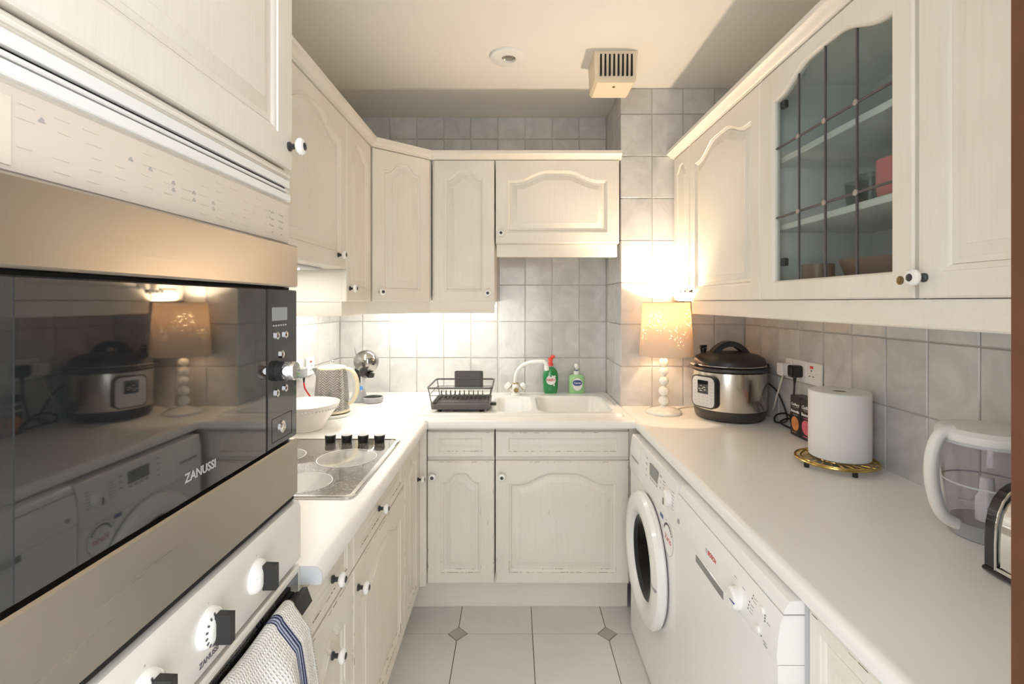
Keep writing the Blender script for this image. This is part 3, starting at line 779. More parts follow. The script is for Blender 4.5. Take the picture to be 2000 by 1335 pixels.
t = thing('light_pelmet', 'cream pelmet strip under the cabinet above the sink', 'moulding', (0, 0, 0))
MB().box(-.089, .520, 2.437, 2.455, 1.648, 1.7127, .003).build('pelmet_length', 'cream_h', t)
t = thing('light_pelmet', 'cream pelmet strip under the right wall cabinets', 'moulding', (0, 0, 0))
pel2 = [(-.038, 1.368), (-.014, 1.368), (-.011, 1.372), (-.008, 1.4255), (-.038, 1.4255)]
lengths(t, 'pelmet_length', [(.7977, 2.195), (.7977, .345)], pel2, 'cream_h')

# strip lights behind the pelmets
for lab, b in (('white strip light under the narrow back wall cabinet', (-.40, -.11, 2.53, 2.56)), ('white strip light under the corner and left wall cabinets', (-.81, -.78, 1.93, 2.42)), ('white strip light under the corner wall cabinet against the back wall', (-.78, -.45, 2.61, 2.64))):
    t = thing('strip_light', lab, 'light', ((b[0]+b[1])/2, (b[2]+b[3])/2, 1.40), 0, 'strip lights under the wall cabinets')
    hx, hy = (b[1]-b[0])/2, (b[3]-b[2])/2
    MB().box(-hx-.01, hx+.01, -hy-.006, hy+.006, .008, .0225, .002).build('housing', 'white_plastic', t)
    MB().box(-hx, hx, -hy, hy, -.006, .0078, .004).build('tube', 'strip', t)

# ------------------------------------------------------------------ worktops
def nosing(b, zb=.864, zt=ZT):
    """front profile, 0 = front edge, b = back; (depth, z)"""
    o = [(b, zb)]; r = .008
    for i in range(5): a = pi*1.5-pi/2*i/4; o.append((r+r*cos(a), zb+r+r*sin(a)))
    r = .018
    for i in range(8): a = pi-pi/2*i/7; o.append((r+r*cos(a), zt-r+r*sin(a)))
    o.append((b, zt)); return o
wt = MB().prism([(-.378-p, q) for p, q in nosing(.63)], 'y', .954, 2.1155)
t = thing('worktop', 'white laminate worktop on the left carrying the hob', 'worktop', (0, 0, 0), 0, 'white worktops'); wt.build('slab', 'worktop', t)
MB().prism([(-.378-p, q) for p, q in nosing(.07)], 'y', .9515, .9538).build('end_cap', 'worktop_end', t)
MB().box(-.665, -.384, 2.1146, 2.1172, ZT-.002, ZT+.0005).build('joint_strip', 'print_grey', t)
t = thing('worktop', 'white laminate worktop along the back wall around the sink', 'worktop', (0, 0, 0), 0, 'white worktops')
HX0, HX1, HY0, HY1 = -.455, .482, 2.225, 2.685
mb = MB().prism([(2.116+p, q) for p, q in nosing(HY0-2.116)], 'x', -.3775, XP-.0035)
mb.box(XL+.001, -.378, 2.1165, HY0, .864, ZT).box(XL+.001, HX0, HY0, YB-.001, .864, ZT).box(HX1, XP-.004, HY0, YB-.001, .864, ZT).box(HX0, HX1, HY1, YB-.001, .864, ZT)
mb.build('slab', 'worktop', t)
t = thing('worktop', 'long white laminate worktop on the right under the lamp', 'worktop', (0, 0, 0), 0, 'white worktops')
MB().prism([(.532+p, q) for p, q in nosing(XR-.533)], 'y', .29, YP-.001).build('slab', 'worktop', t)

# ------------------------------------------------------------------ sink with drainer
def sdr(x, y, x0, x1, y0, y1, r):
    cx, cy, hx, hy = (x0+x1)/2, (y0+y1)/2, (x1-x0)/2-r, (y1-y0)/2-r
    dx, dy = abs(x-cx)-hx, abs(y-cy)-hy
    return math.hypot(max(dx, 0), max(dy, 0))+min(max(dx, dy), 0)-r
def ss(a, b, x): t_ = max(0, min(1, (x-a)/(b-a))); return t_*t_*(3-2*t_)
def sink_z(x, y):
    h = .011*ss(0, .010, -sdr(x, y, -.478, .505, 2.202, 2.708, .035))
    d = -sdr(x, y, -.445, -.125, 2.245, 2.645, .03)
    k = ss(0, .018, d); h -= .009*k
    if d > .02: h += .0022*max(0, sin((x+.445)*2*pi/.036))*ss(.02, .05, d)
    h -= .135*ss(0, .05, -sdr(x, y, -.098, .088, 2.255, 2.615, .05))
    h -= .165*ss(0, .055, -sdr(x, y, .112, .470, 2.245, 2.630, .07))
    return h
st = thing('kitchen_sink', 'white inset sink with one and a half bowls and drainer', 'sink', (0, 0, ZT+.0003))
nx, ny = 200, 110; mb = MB()
for j_ in range(ny+1):
    for i in range(nx+1):
        x = -.478+.983*i/nx; y = 2.202+.506*j_/ny; mb.v.append((x, y, sink_z(x, y)))
for j_ in range(ny):
    for i in range(nx):
        a = j_*(nx+1)+i; mb.f.append((a, a+1, a+nx+2, a+nx+1)); mb.m.append(0)
mb.build('basin', 'sink', st, True, 180)
for x, y, z in ((.29, 2.45, -.153), (-.005, 2.44, -.123)):
    MB().lathe([(.04, 0), (.04, .003), (.030, .004), (.028, .0015), (0, .001)], 24, T((x, y, z))).build('drain', 'chrome', st)

# tap
tp = thing('mixer_tap', 'white swan-neck mixer tap behind the sink', 'tap', (.008, 2.66, ZT+.0115))
MB().lathe([(.030, 0), (.030, .006), (.024, .010), (.024, .048), (.020, .055), (.015, .058), (.014, .066)], 24).build('tap_body', 'porcelain', tp)
pts = bez((0, 0, .055), (-.008, -.01, .17), (.07, -.04, .19), (.150, -.075, .192), 18)+[Vector((.163, -.081, .184)), Vector((.166, -.082, .165))]
MB().tube(pts, .0115, 12).build('spout', 'porcelain', tp)
MB().lathe([(.0135, 0), (.0135, .022), (.012, .026)], 16, T((.166, -.082, .146))).build('nozzle', 'porcelain', tp)
MB().lathe([(.0158, 0), (.0158, .004)], 18, T((0, 0, .062))).build('collar', 'brass', tp)
MB().lathe([(.013, 0), (.0135, .003), (0, .0035)], 14, T((.004, -.0245, .030)) @ Matrix.Rotation(pi/2, 4, 'X')).build('badge', 'old_brass', tp)
for sx in (-1, 1):
    mx = T((sx*.016, 0, .026)) @ Matrix.Rotation(sx*R(48), 4, 'Y')
    h = MB().lathe([(.012, 0), (.012, .018), (.016, .02), (.021, .024), (.021, .042), (.017, .05), (0, .052)], 10, mx).build('tap_handle', 'porcelain', tp)
    MB().lathe([(.0165, .0195), (.0225, .0235), (.0165, .0245)], 18, mx, caps=False).build('handle_ring', 'brass', h)

# bottles
fy = thing('washing_up_liquid_bottle', 'green washing-up liquid bottle with a red cap by the sink', 'bottle', (.207, 2.745, ZT+.0005))
prof = [(.030, 0), (.037, .006), (.041, .03), (.043, .08), (.0435, .10), (.040, .125), (.030, .142), (.018, .150), (.0145, .152)]
fm = Matrix.Diagonal((1, .55, 1, 1)); MB().lathe(prof, 32, fm).build('bottle_body', 'fairy', fy)
MB().lathe([(.0143, .150), (.0150, .160), (.0142, .172)], 18).build('bottle_neck', 'clear_plastic', fy)
cp = MB().lathe([(.0155, .160), (.0155, .174), (.0105, .177), (.0105, .190), (.014, .192), (.014, .200), (.009, .206), (0, .208)], 18); cp.ball((.013, -.004, .211), .0115, 14, 8, (1.25, 1, .85))
cp.build('cap', 'red_plastic', fy)
yb = -.0245
lb = MB().plate(circ(.001, .082, .027), yb-.0005); lb.build('label', 'print_white', fy)
MB().plate(circ(.022, .103, .0055, n=12), yb-.0008).build('label_leaf', 'print_white', fy)
MB().plate([(.013, .050), (.024, .050), (.020, .059), (.017, .060)], yb-.0008).build('label_star', 'print_white', fy)
MB().plate(circ(.0, .104, .005, n=10), yb-.0012).build('label_emblem', 'fairy', fy)
lettering('FAIRY', .0190, 'print_red', fy, T((.001, yb-.0016, .082)), bold=.0004)

cx_ = thing('soap_bottle', 'pale green hand soap pump bottle with blue oval label', 'bottle', (.355, 2.745, ZT+.0005))
mb = MB(); secs = [(.041, 0), (.0445, .006), (.0435, .045), (.0425, .055), (.045, .09), (.044, .102), (.034, .109), (.016, .1115)]
n = 28
for r_, z in secs:
    for i in range(n):
        a = 2*pi*i/n; ca, sa = cos(a), sin(a); q = (abs(ca)**3.2+abs(sa)**3.2)**(-1/3.2); mb.v.append((r_*ca*q, r_*.58*sa*q, z))
for k in range(len(secs)-1):
    for i in range(n): mb.f.append((k*n+i, k*n+(i+1) % n, (k+1)*n+(i+1) % n, (k+1)*n+i)); mb.m.append(0)
mb.f += [tuple(range(n))[::-1], tuple((len(secs)-1)*n+i for i in range(n))]; mb.m += [0, 0]
mb.build('bottle_body', 'carex', cx_)
MB().lathe([(.016, .111), (.0165, .116), (.0165, .128), (.012, .130)], 18).build('collar', 'white_plastic', cx_)
pm = MB().lathe([(.006, .129), (.006, .148), (.012, .150), (.0135, .166), (.010, .172), (0, .173)], 16); pm.tube([(0, 0, .160), (.004, -.02, .160), (.005, -.032, .154)], [.008, .006, .005], 10)
pm.build('pump', 'white_plastic', cx_)
MB().lathe([(.0085, .131), (.0085, .137)], 14).build('pump_ring', 'print_blue', cx_)
yb = -.0265
MB().plate(circ(.001, .058, .0275, .036), yb-.0004).build('label', 'print_white', cx_)
MB().plate([(.001+.026*cos(a), .066+.0155*sin(a)*(1+.25*abs(cos(a)))) for a in [2*pi*i/24 for i in range(24)]], yb-.0009).build('label_badge', 'print_blue', cx_)
lettering('Carex', .0155, 'print_white', cx_, T((.001, yb-.0014, .066)), bold=.0002)

# ------------------------------------------------------------------ dish rack on the drainer
dr = thing('dish_rack', 'dark grey wire dish rack with tray on the draining board', 'rack', (-.2525, 2.375, ZT+.004))
hx, hy = .137, .122
tr = MB(); outp = rrect(-hx, hx, -hy, hy, .02); inn = rrect(-hx+.008, hx-.008, -hy+.008, hy-.008, .014)
n = len(outp)
tr.v += [(x, y, .016) for x, y in outp]+[(x*1.02, y*1.02, .040) for x, y in outp]+[(x*1.02, y*1.02, .040) for x, y in inn]+[(x, y, .022) for x, y in inn]
for a in range(3):
    for i in range(n): tr.f.append((a*n+i, a*n+(i+1) % n, (a+1)*n+(i+1) % n, (a+1)*n+i)); tr.m.append(0)
tr.f += [tuple(range(n))[::-1], tuple(range(3*n, 4*n))]; tr.m += [0, 0]
tr.build('drip_tray', 'rack', dr)
for sx in (-1, 1):
    for sy in (-1, 1): MB().lathe([(.008, 0), (.011, .012), (.012, .0165)], 12, T((sx*.098, sy*.095, 0))).build('foot', 'black', dr)
MB().box(hx+.002, hx+.03, -.045, -.018, .018, .031, .003).build('spout', 'black', dr)
rail = lambda s_, z: [(x*s_[0], y*s_[1], z) for x, y in rrect(-.15, .15, -.135, .135, .018, 4)]
wr_ = MB().tube(rail((1, 1), .118), .0042, 8, True); wr_.build('top_rail', 'rack', dr)
MB().tube(rail((.96, .965), .082), .0018, 6, True).build('side_rail', 'rack', dr)
for sx in (-1, 1):
    for sy in (-1, 1): MB().tube([(sx*.146, sy*.131, .116), (sx*.132, sy*.118, .040)], .0024, 6).build('upright', 'rack', dr)
gw = MB()
for i in range(12):
    x = -.118+i*.0215; gw.tube([(x, -.112, .046), (x, .112, .046)], .0014, 5)
for y in (-.10, -.03, .02, .075): gw.tube([(-.13, y, .0445), (.13, y, .0445)], .0014, 5)
gw.build('wire_grid', 'rack', dr)
for i in range(10):
    x = -.105+i*.0225; MB().tube([(x, -.012, .046), (x, -.004, .080), (x, .006, .083), (x, .016, .080), (x, .024, .046)], .0017, 6).build('plate_prong', 'rack', dr)
ch = thing('cutlery_holder', 'dark grey cutlery pot hanging on the dish rack', 'cutlery holder', (-.232, 2.482, ZT+.078))
mb = MB(); o1 = rrect(-.073, .073, -.020, .020, .015); i1 = rrect(-.070, .070, -.017, .017, .012); n = len(o1)
mb.v += [(x, y, 0) for x, y in o1]+[(x, y, .088) for x, y in o1]+[(x, y, .088) for x, y in i1]+[(x, y, .005) for x, y in i1]
for a in range(3):
    for i in range(n): mb.f.append((a*n+i, a*n+(i+1) % n, (a+1)*n+(i+1) % n, (a+1)*n+i)); mb.m.append(0)
mb.f += [tuple(range(n))[::-1], tuple(range(3*n, 4*n))]; mb.m += [0, 0]
mb.build('pot', 'rack', ch); MB().box(-.062, .055, -.0235, -.0195, .050, .062, .001).build('hanger', 'rack', ch)

# ------------------------------------------------------------------ hob
hb = thing('hob', 'speckled glass electric hob with white trim set in the left worktop', 'hob', (-.94, 1.277, ZT+.0003))
hw, hd = .515, .55
o1 = rrect(0, hw, 0, hd, .025); i1 = rrect(.014, hw-.014, .010, hd-.010, .015); n = len(o1); mb = MB()
for pl, z in ((o1, 0), (o1, .004), (offset(o1, .003), .0065), (i1, .0065), (i1, .004)): mb.v += [(x, y, z) for x, y in pl]
for a in range(4):
    for i in range(n): mb.f.append((a*n+i, a*n+(i+1) % n, (a+1)*n+(i+1) % n, (a+1)*n+i)); mb.m.append(0)
mb.build('trim', 'chrome', hb)
MB().prism(i1, 'z', .0005, .0045).build('glass_top', 'hob', hb)
for (x, y, r_) in ((.386, .327, .092), (.335, .105, .078), (.155, .345, .078), (.14, .13, .092)):
    mb = MB(); mb.lathe([(r_, 0), (r_, .0004)], 48, T((x, y, .0046))); z_ = mb.build('cooking_zone', 'hob_zone', hb)
    MB().lathe([(r_+.001, 0), (r_+.004, 0), (r_+.004, .0005), (r_+.001, .0005)], 48, T((x, y, .0046)), caps=False).build('zone_ring', 'print_white', z_)
for px in (-.677, -.6166, -.556, -.496):
    k = MB().lathe([(.017, 0), (.0185, .003), (.0185, .014), (.0195, .016), (.0195, .024), (.018, .0265), (0, .0268)], 24, T((px+.94, 1.782-1.277, .0046))).build('control_knob', 'black', hb)
    MB().lathe([(.0172, .0267), (.0170, .0276), (0, .0277)], 24, T((px+.94, 1.782-1.277, .0046))).build('knob_cap', 'pale_grey', k)

# ------------------------------------------------------------------ serving bowl
bw = thing('serving_bowl', 'large cream bowl with a beaded rim on the left worktop', 'bowl', (-.857, 1.985, ZT+.0003))
MB().lathe([(.066, 0), (.070, .004), (.068, .008), (.095, .045), (.122, .085), (.1345, .104), (.1345, .108), (.130, .108), (.118, .084), (.09, .045), (.06, .012), (0, .010)], 48).build('bowl_body', 'bowl', bw)
mb = MB()
for i in range(60): a = 2*pi*i/60; mb.ball((.1262*cos(a), .1262*sin(a), .090), .0042, 6, 4)
mb.build('bead_band', 'bowl_bead', bw)['kind'] = 'stuff'

# ------------------------------------------------------------------ kettle
kt = thing('kettle', 'grey chevron-patterned electric kettle with cream trim', 'kettle', (-.838, 2.225, ZT+.0003))
MB().lathe([(.079, 0), (.081, .004), (.081, .014), (.072, .017)], 40).build('power_base', 'chrome', kt)
MB().lathe([(.0745, .018), (.0785, .020), (.0785, .028), (.077, .030)], 40).build('base_trim', 'kettle_cream', kt)
prof = [(.077, .030), (.0765, .06), (.0745, .10), (.0715, .14), (.068, .18), (.0655, .205), (.064, .216)]
mb = MB(); n = 48; mb.uv = []
for k_, (r_, z) in enumerate(prof):
    for i in range(n+1):
        a = 2*pi*i/n; rr = r_
        da = abs((a-pi+pi) % (2*pi)-pi)                      # spout bulges towards -x
        sp = max(0, 1-da/.42)*max(0, (z-.15)/.066)
        rr += .030*sp*sp
        mb.v.append((rr*cos(a), rr*sin(a), z)); mb.uv.append((i/n, z/.22))
for k_ in range(len(prof)-1):
    for i in range(n): a = k_*(n+1)+i; mb.f.append((a, a+1, a+n+2, a+n+1)); mb.m.append(0)
mb.build('kettle_body', 'chevron', kt)
MB().lathe([(.0635, .2155), (.062, .222), (.05, .228), (.03, .231), (0, .232)], 36).build('lid', 'kettle_cream', kt)
MB().lathe([(.006, .231), (.005, .238), (.008, .242), (.008, .250), (.004, .253), (0, .253)], 14).build('lid_knob', 'chrome', kt)
hd_ = bez((.060, 0, .213), (.128, 0, .222), (.138, 0, .07), (.070, 0, .052), 18)
MB().tube(hd_, [.0085+.002*sin(pi*i/18) for i in range(19)], 12).build('handle', 'kettle_cream', kt)
MB().tube([Vector((p.x-.010, p.y, p.z*.96+.005)) for p in hd_[2:-2]], .0075, 10).build('handle_grip', 'pale_grey', kt)
MB().box(.014, .024, -.077, -.070, .085, .125, .003).build('water_gauge', 'lcd', kt)

# ------------------------------------------------------------------ coffee machine (side view, facing the aisle)
cm = thing('coffee_machine', 'chrome and black capsule coffee machine in the back corner', 'coffee machine', (-.792, 2.53, ZT+.0003), R(-12))
MB().lathe([(.040, 0), (.043, .004), (.043, .012), (.034, .045), (.024, .075), (.020, .10)], 28, T((-.02, 0, 0)) @ Matrix.Diagonal((1, .95, 1, 1))).build('foot_column', 'grey_plastic', cm)
MB().tube(bez((-.018, 0, .075), (-.028, 0, .11), (-.030, 0, .14), (-.012, 0, .17), 10), [.021, .020, .019, .019, .019, .020, .021, .023, .025, .028, .03], 18).build('neck', 'black', cm)
MB().ball((.020, 0, .210), .066, 32, 20, (1, .9, .92)).build('head', 'dark_chrome', cm)
MB().lathe([(.052, 0), (.056, .022), (.050, .034)], 30, T((.046, 0, .168)) @ Matrix.Rotation(R(-58), 4, 'Y')).build('head_rim', 'black_soft', cm)
MB().lathe([(.016, 0), (.020, .02)], 16, T((.045, 0, .128))).build('nozzle', 'black', cm)
MB().tube([(-.034, 0, .245), (-.046, 0, .282)], [.006, .0045], 8).build('lever', 'grey_plastic', cm)
MB().box(-.004, .006, -.020, .020, .040, .140, .003).build('front_strip', 'pale_grey', cm)
MB().lathe([(.010, 0), (.010, .003), (0, .004)], 16, T((.004, -.0205, .075)) @ Matrix.Rotation(pi/2, 4, 'X')).build('dial', 'blue_led', cm)
td = MB().lathe([(.046, 0), (.051, .004), (.053, .026), (.050, .030), (.047, .026), (0, .025)], 32, T((.058, 0, .0))).build('drip_tray', 'grey_plastic', cm)
for i in range(7):
    y = -.036+i*.012; hl = math.sqrt(.045**2-y*y); MB().box(.058-hl, .058+hl, y-.003, y+.003, .0255, .0285, .0008).build('grille_bar', 'black', td)

# left wall sockets
def plug_plate(name, label, loc, rz, w, h=.087, switches=(), holes=(), neon=None, m='white_plastic'):
    t = thing(name, label, 'socket', loc, rz)
    MB().box(0, w, -.009, 0, 0, h, .003).build('plate', m, t)
    for x, z in switches: MB().box(x-.006, x+.006, -.0125, -.0085, z-.010, z+.010, .0015).build('switch', m, t)
    for x, z in holes:
        hb_ = MB()
        for a, b, ww, hh in ((x, z+.011, .0022, .0045), (x-.011, z-.011, .0042, .0018), (x+.011, z-.011, .0042, .0018)): hb_.box(a-ww, a+ww, -.0095, -.0085, b-hh, b+hh)
        hb_.build('pin_holes', 'dark_gap', t)
    if neon: MB().box(neon[0]-.010, neon[0]+.010, -.0105, -.0085, neon[1]-.005, neon[1]+.005, .001).build('neon', 'print_red', t)
    return t
plug_plate('wall_socket', 'white fused wall switch behind the kettle', (XL+.0005, 2.335, 1.062), pi/2, .088, .087, holes=[(.05, .035)], neon=(.045, .066))
plug_plate('wall_socket', 'white wall socket holding the grey plug with red flex', (XL+.0005, 2.205, 1.062), pi/2, .088, .087)
t = thing('mains_plug', 'grey plug with a red flex on the left wall', 'plug', (XL+.0105, 2.262, 1.090), pi/2)
MB().box(-.022, .022, -.026, 0, -.022, .026, .006).build('plug_body', 'grey_plastic', t)
MB().tube([(0, -.016, -.022), (0, -.016, -.045)], [.006, .004], 8).build('flex_guard', 'black', t)
MB().tube(spline([(0, -.016, -.044), (.004, -.02, -.075), (.03, -.035, -.12), (.04, -.06, -.165), (.005, -.085, -.184)], 6), .0038, 8).build('flex', 'cord_red', t)

# ------------------------------------------------------------------ table lamp
tl = thing('table_lamp', 'lit table lamp with bobbin stem and starburst-punched shade', 'lamp', (.704, 2.275, ZT+.0003))
MB().lathe([(.080, 0), (.083, .004), (.082, .010), (.066, .019), (.04, .026), (.018, .031), (.014, .036)], 40).build('lamp_base', 'porcelain', tl)
for z, r_ in ((.058, .0245), (.104, .0245), (.151, .023), (.196, .022), (.238, .0215)): MB().ball((0, 0, z), r_, 24, 14).build('bead', 'porcelain', tl)
MB().lathe([(.009, .035), (.009, .26), (.016, .262), (.016, .384)], 16).build('stem', 'porcelain', tl)
mb = MB(); n = 96; mb.uv = []; sh0, sh1, r0, r1, sx = .272, .518, .1235, .107, .012
for k_ in range(9):
    f = k_/8
    for i in range(n+1):
        a = 2*pi*i/n; r_ = r0+(r1-r0)*f; mb.v.append((sx+r_*cos(a), r_*sin(a), sh0+(sh1-sh0)*f)); mb.uv.append((i/n, f))
for k_ in range(8):
    for i in range(n): a = k_*(n+1)+i; mb.f.append((a, a+1, a+n+2, a+n+1)); mb.m.append(0)
sh = mb.build('lamp_shade', 'shade', tl)
MB().tube([(sx+r0*cos(2*pi*i/48), r0*sin(2*pi*i/48), sh0) for i in range(48)], .0016, 6, True).build('shade_ring', 'shade', sh)
MB().tube([(sx+r1*cos(2*pi*i/48), r1*sin(2*pi*i/48), sh1) for i in range(48)], .0016, 6, True).build('shade_ring', 'shade', sh)
MB().lathe([(.0265, .428), (.0285, .440), (.0255, .456), (.015, .467), (0, .470)], 24, T((.006, 0, 0)), caps=False).build('bulb', 'bulb', tl)
MB().lathe([(.014, .385), (.020, .395), (.0295, .420), (.0295, .4275), (0, .4276)], 24, T((.006, 0, 0))).build('bulb_light_block', 'white_plastic', tl)  # unseen opaque cup, added under the bulb to block its downward light
MB().tube(spline([(.070, .04, .004), (.10, .075, .004), (.14, .105, .004), (.20, .128, .004)], 6), .0032, 6).build('lamp_flex', 'cord_white', tl)

# ------------------------------------------------------------------ pressure cooker
pc = thing('pressure_cooker', 'steel electric pressure cooker with black lid beside the lamp', 'pressure cooker', (.979, 2.20, ZT+.0003))
MB().lathe([(.140, .004), (.147, .012), (.151, .036), (.153, .048)], 56).build('pot_base', 'black_soft', pc)
for a in (20, 110, 200, 290): MB().lathe([(.012, 0), (.013, .008)], 10, T((.11*cos(R(a)), .11*sin(R(a)), 0))).build('foot', 'black', pc)
MB().lathe([(.153, .0485), (.1545, .052), (.1545, .212), (.150, .215)], 64).build('pot_body', 'steel_v', pc)
MB().lathe([(.150, .2155), (.166, .218), (.169, .224), (.167, .231), (.150, .233)], 64).build('pot_rim', 'black_soft', pc)
ld = MB().lathe([(.150, .2335), (.152, .238), (.151, .256), (.143, .271), (.122, .284), (.085, .293), (.04, .297), (0, .298)], 56).build('lid', 'black', pc)
MB().tube([(.1517*cos(2*pi*i/64), .1517*sin(2*pi*i/64), .2395) for i in range(64)], .0028, 6, True).build('lid_ring', 'chrome', ld)
ha = R(8); hp = []
for i in range(21):
    f = i/20; x = -.092+.184*f; z = .272+.072*sin(pi*f)**.62; hp.append((x, z))
mb = MB(); n = len(hp)
up = hp; dn = [(x*.72, .272+(z-.272)*.66+(.0 if 0 < i < n-1 else -.01)) for i, (x, z) in enumerate(hp)]
for y in (-.021, .021):
    mb.v += [(x, y, z) for x, z in up]+[(x, y*1.1, z) for x, z in dn]
for i in range(n-1):
    mb.f += [(i, i+1, n+i+1, n+i), (2*n+i, 2*n+i+1, 3*n+i+1, 3*n+i), (i, i+1, 2*n+i+1, 2*n+i), (n+i, n+i+1, 3*n+i+1, 3*n+i)]
mb.f += [(0, n, 3*n, 2*n), (n-1, 2*n-1, 4*n-1, 3*n-1)]; mb.m += [0]*len(mb.f)
hdl = mb.build('lid_handle', 'black', pc, True, 50)
MB().lathe([(.012, 0), (.012, .018), (.016, .020), (.016, .028), (.008, .031)], 14, T((-.088, .075, .278))).build('steam_valve', 'black', pc)
MB().box(-.02, .02, -.006, .006, 0, .010, .003, mx=T((-.088, .075, .309)) @ Matrix.Rotation(R(25), 4, 'Z')).build('valve_lever', 'black', pc)
for sx_ in (-1, 1): MB().box(.150*sx_-.02, .150*sx_+.02, -.03, .03, .2315, .243, .004).build('lid_lug', 'black_soft', pc)
# control panel, faces the aisle
pa = R(208); pm_ = T((.1505*cos(pa), .1505*sin(pa), .128)) @ Matrix.Rotation(pa+pi/2, 4, 'Z')
def panelize(poly, y0, y1, name, m, par):
    n = len(poly); mb = MB(); mb.add([(x, y0, z) for x, z in poly]+[(x, y1, z) for x, z in poly], [tuple(range(n))[::-1], tuple(range(n, 2*n))]+[(i, (i+1) % n, (i+1) % n+n, i+n) for i in range(n)], 0, pm_)
    return mb.build(name, m, par)
bz = panelize(rrect(-.064, .064, -.071, .071, .027), .03, -.017, 'panel_bezel', 'black', pc)
panelize(rrect(-.058, .058, -.065, .065, .022), -.0171, -.0195, 'control_panel', 'pale_grey', bz)
panelize(rrect(-.029, .027, -.008, .050, .002), -.0196, -.0202, 'display', 'black_glass', bz)
for (x, z, w_) in ((-.018, .012, .010), (-.003, .014, .008), (.010, .010, .010), (-.012, .004, .012), (.006, .020, .012), (-.010, .026, .008)):
    panelize(rrect(x-w_/2, x+w_/2, z-.0012, z+.0012, .0008, 2), -.0203, -.0205, 'display_segment', 'print_white', bz)
for side in (-1, 1):
    for i in range(7): panelize(rrect(side*.043-.007, side*.043+.007, .046-i*.0145-.0010, .046-i*.0145+.0010, .0006, 2), -.0196, -.0199, 'button_mark', 'print_grey', bz)
for i in range(3):
    for q in range(3): panelize(rrect(-.022+q*.022-.006, -.022+q*.022+.006, -.022-i*.013-.001, -.022-i*.013+.001, .0006, 2), -.0196, -.0199, 'button_mark', 'print_grey', bz)
# flex of the cooker
MB().tube(spline([(.150, -.06, .16), (.165, -.10, .13), (.172, -.15, .06), (.165, -.17, .02), (.14, -.13, .008), (.16, -.10, .03), (.17, -.16, .05), (.168, -.22, .03), (.16, -.24, .008), (.15, -.20, .006), (.155, -.14, .010), (.168, -.19, .035), (.170, -.26, .012), (.171, -.285, .006)], 7), .0036, 7).build('flex', 'cord_black', pc)

# ------------------------------------------------------------------ right wall sockets and plugs
plug_plate('wall_socket', 'white double wall socket with two plugs in it', (XR-.0005, 2.046, 1.100), -pi/2, .146, .087, switches=[(.053, .070), (.093, .070)])
plug_plate('wall_socket', 'white fused switch with a red neon next to the double socket', (XR-.0005, 1.897, 1.100), -pi/2, .090, .087, switches=[(.064, .036)], holes=[(.03, .044)], neon=(.032, .068))
t = thing('mains_plug', 'black plug in the double socket', 'plug', (XR-.0105, 1.944, 1.143), -pi/2, 'plugs in the double socket')
MB().prism(rrect(-.024, .024, -.024, .024, .013), 'y', -.034, 0, mx=Matrix.Identity(4)).build('plug_body', 'black', t)
MB().box(-.012, .012, -.040, -.033, -.020, .020, .003).build('finger_grip', 'black', t)
MB().tube([(0, -.018, -.022), (0, -.020, -.052)], [.0075, .004], 10).build('flex_guard', 'black', t)
MB().tube(spline([(0, -.020, -.05), (.0, -.022, -.09), (-.01, -.024, -.15), (-.02, -.024, -.20), (.0, -.018, -.235)], 6), .0036, 7).build('flex', 'cord_black', t)
t = thing('mains_plug', 'white plug in the double socket', 'plug', (XR-.0105, 2.022, 1.140), -pi/2, 'plugs in the double socket')
MB().prism(rrect(-.022, .022, -.024, .026, .008), 'y', -.036, 0).build('plug_body', 'white_plastic', t)
MB().tube(spline([(0, -.022, -.022), (-.005, -.03, -.06), (-.035, -.03, -.12), (-.07, -.02, -.165), (-.10, -.012, -.19)], 6), .0034, 7).build('flex', 'cord_white', t)

# ------------------------------------------------------------------ black cartons
for k_, (y1, y0, pr, lab) in enumerate(((1.915, 1.851, 'orange_print', 'black carton with an orange oval by the sockets'), (1.848, 1.772, 'pink_print', 'black carton with a pink oval behind the kitchen roll'))):
    w = y1-y0; t = thing('carton', lab, 'box', (1.095, y1, ZT+.0003), -pi/2, 'black cartons by the sockets')
    MB().box(0, w, 0, .052, 0, .155, .0012).build('carton_body', 'box_black', t)
    MB().plate([(w*.5+w*.40*cos(a)*cos(.35)-.034*sin(a)*sin(-.35)*.3, .048+.027*sin(a)-.006*cos(a)) for a in [2*pi*i/26 for i in range(26)]], -.0004).build('oval_print', pr, t)
    lettering('Cadbury', w*.24, 'print_white', t, T((w*.5, -.0005, .122)), shear=.35, bold=.0003)
    MB().tube([(w*.25, -.0002, .112), (w*.5, -.0002, .109), (w*.8, -.0002, .113)], .0005, 4).build('underline', 'print_white', t)
    lettering('Bournville', w*.20, 'print_white', t, T((w*.5, -.0005, .095)), bold=.0006)
    MB().box(w*.25, w*.75, -.0005, 0, .081, .0835).build('strapline', ('print_grey', 'pink_print')[k_], t)
    MB().box(w*.2, w*.6, -.0005, 0, .012, .0145).build('strapline', 'orange_print' if k_ == 0 else 'pink_print', t)

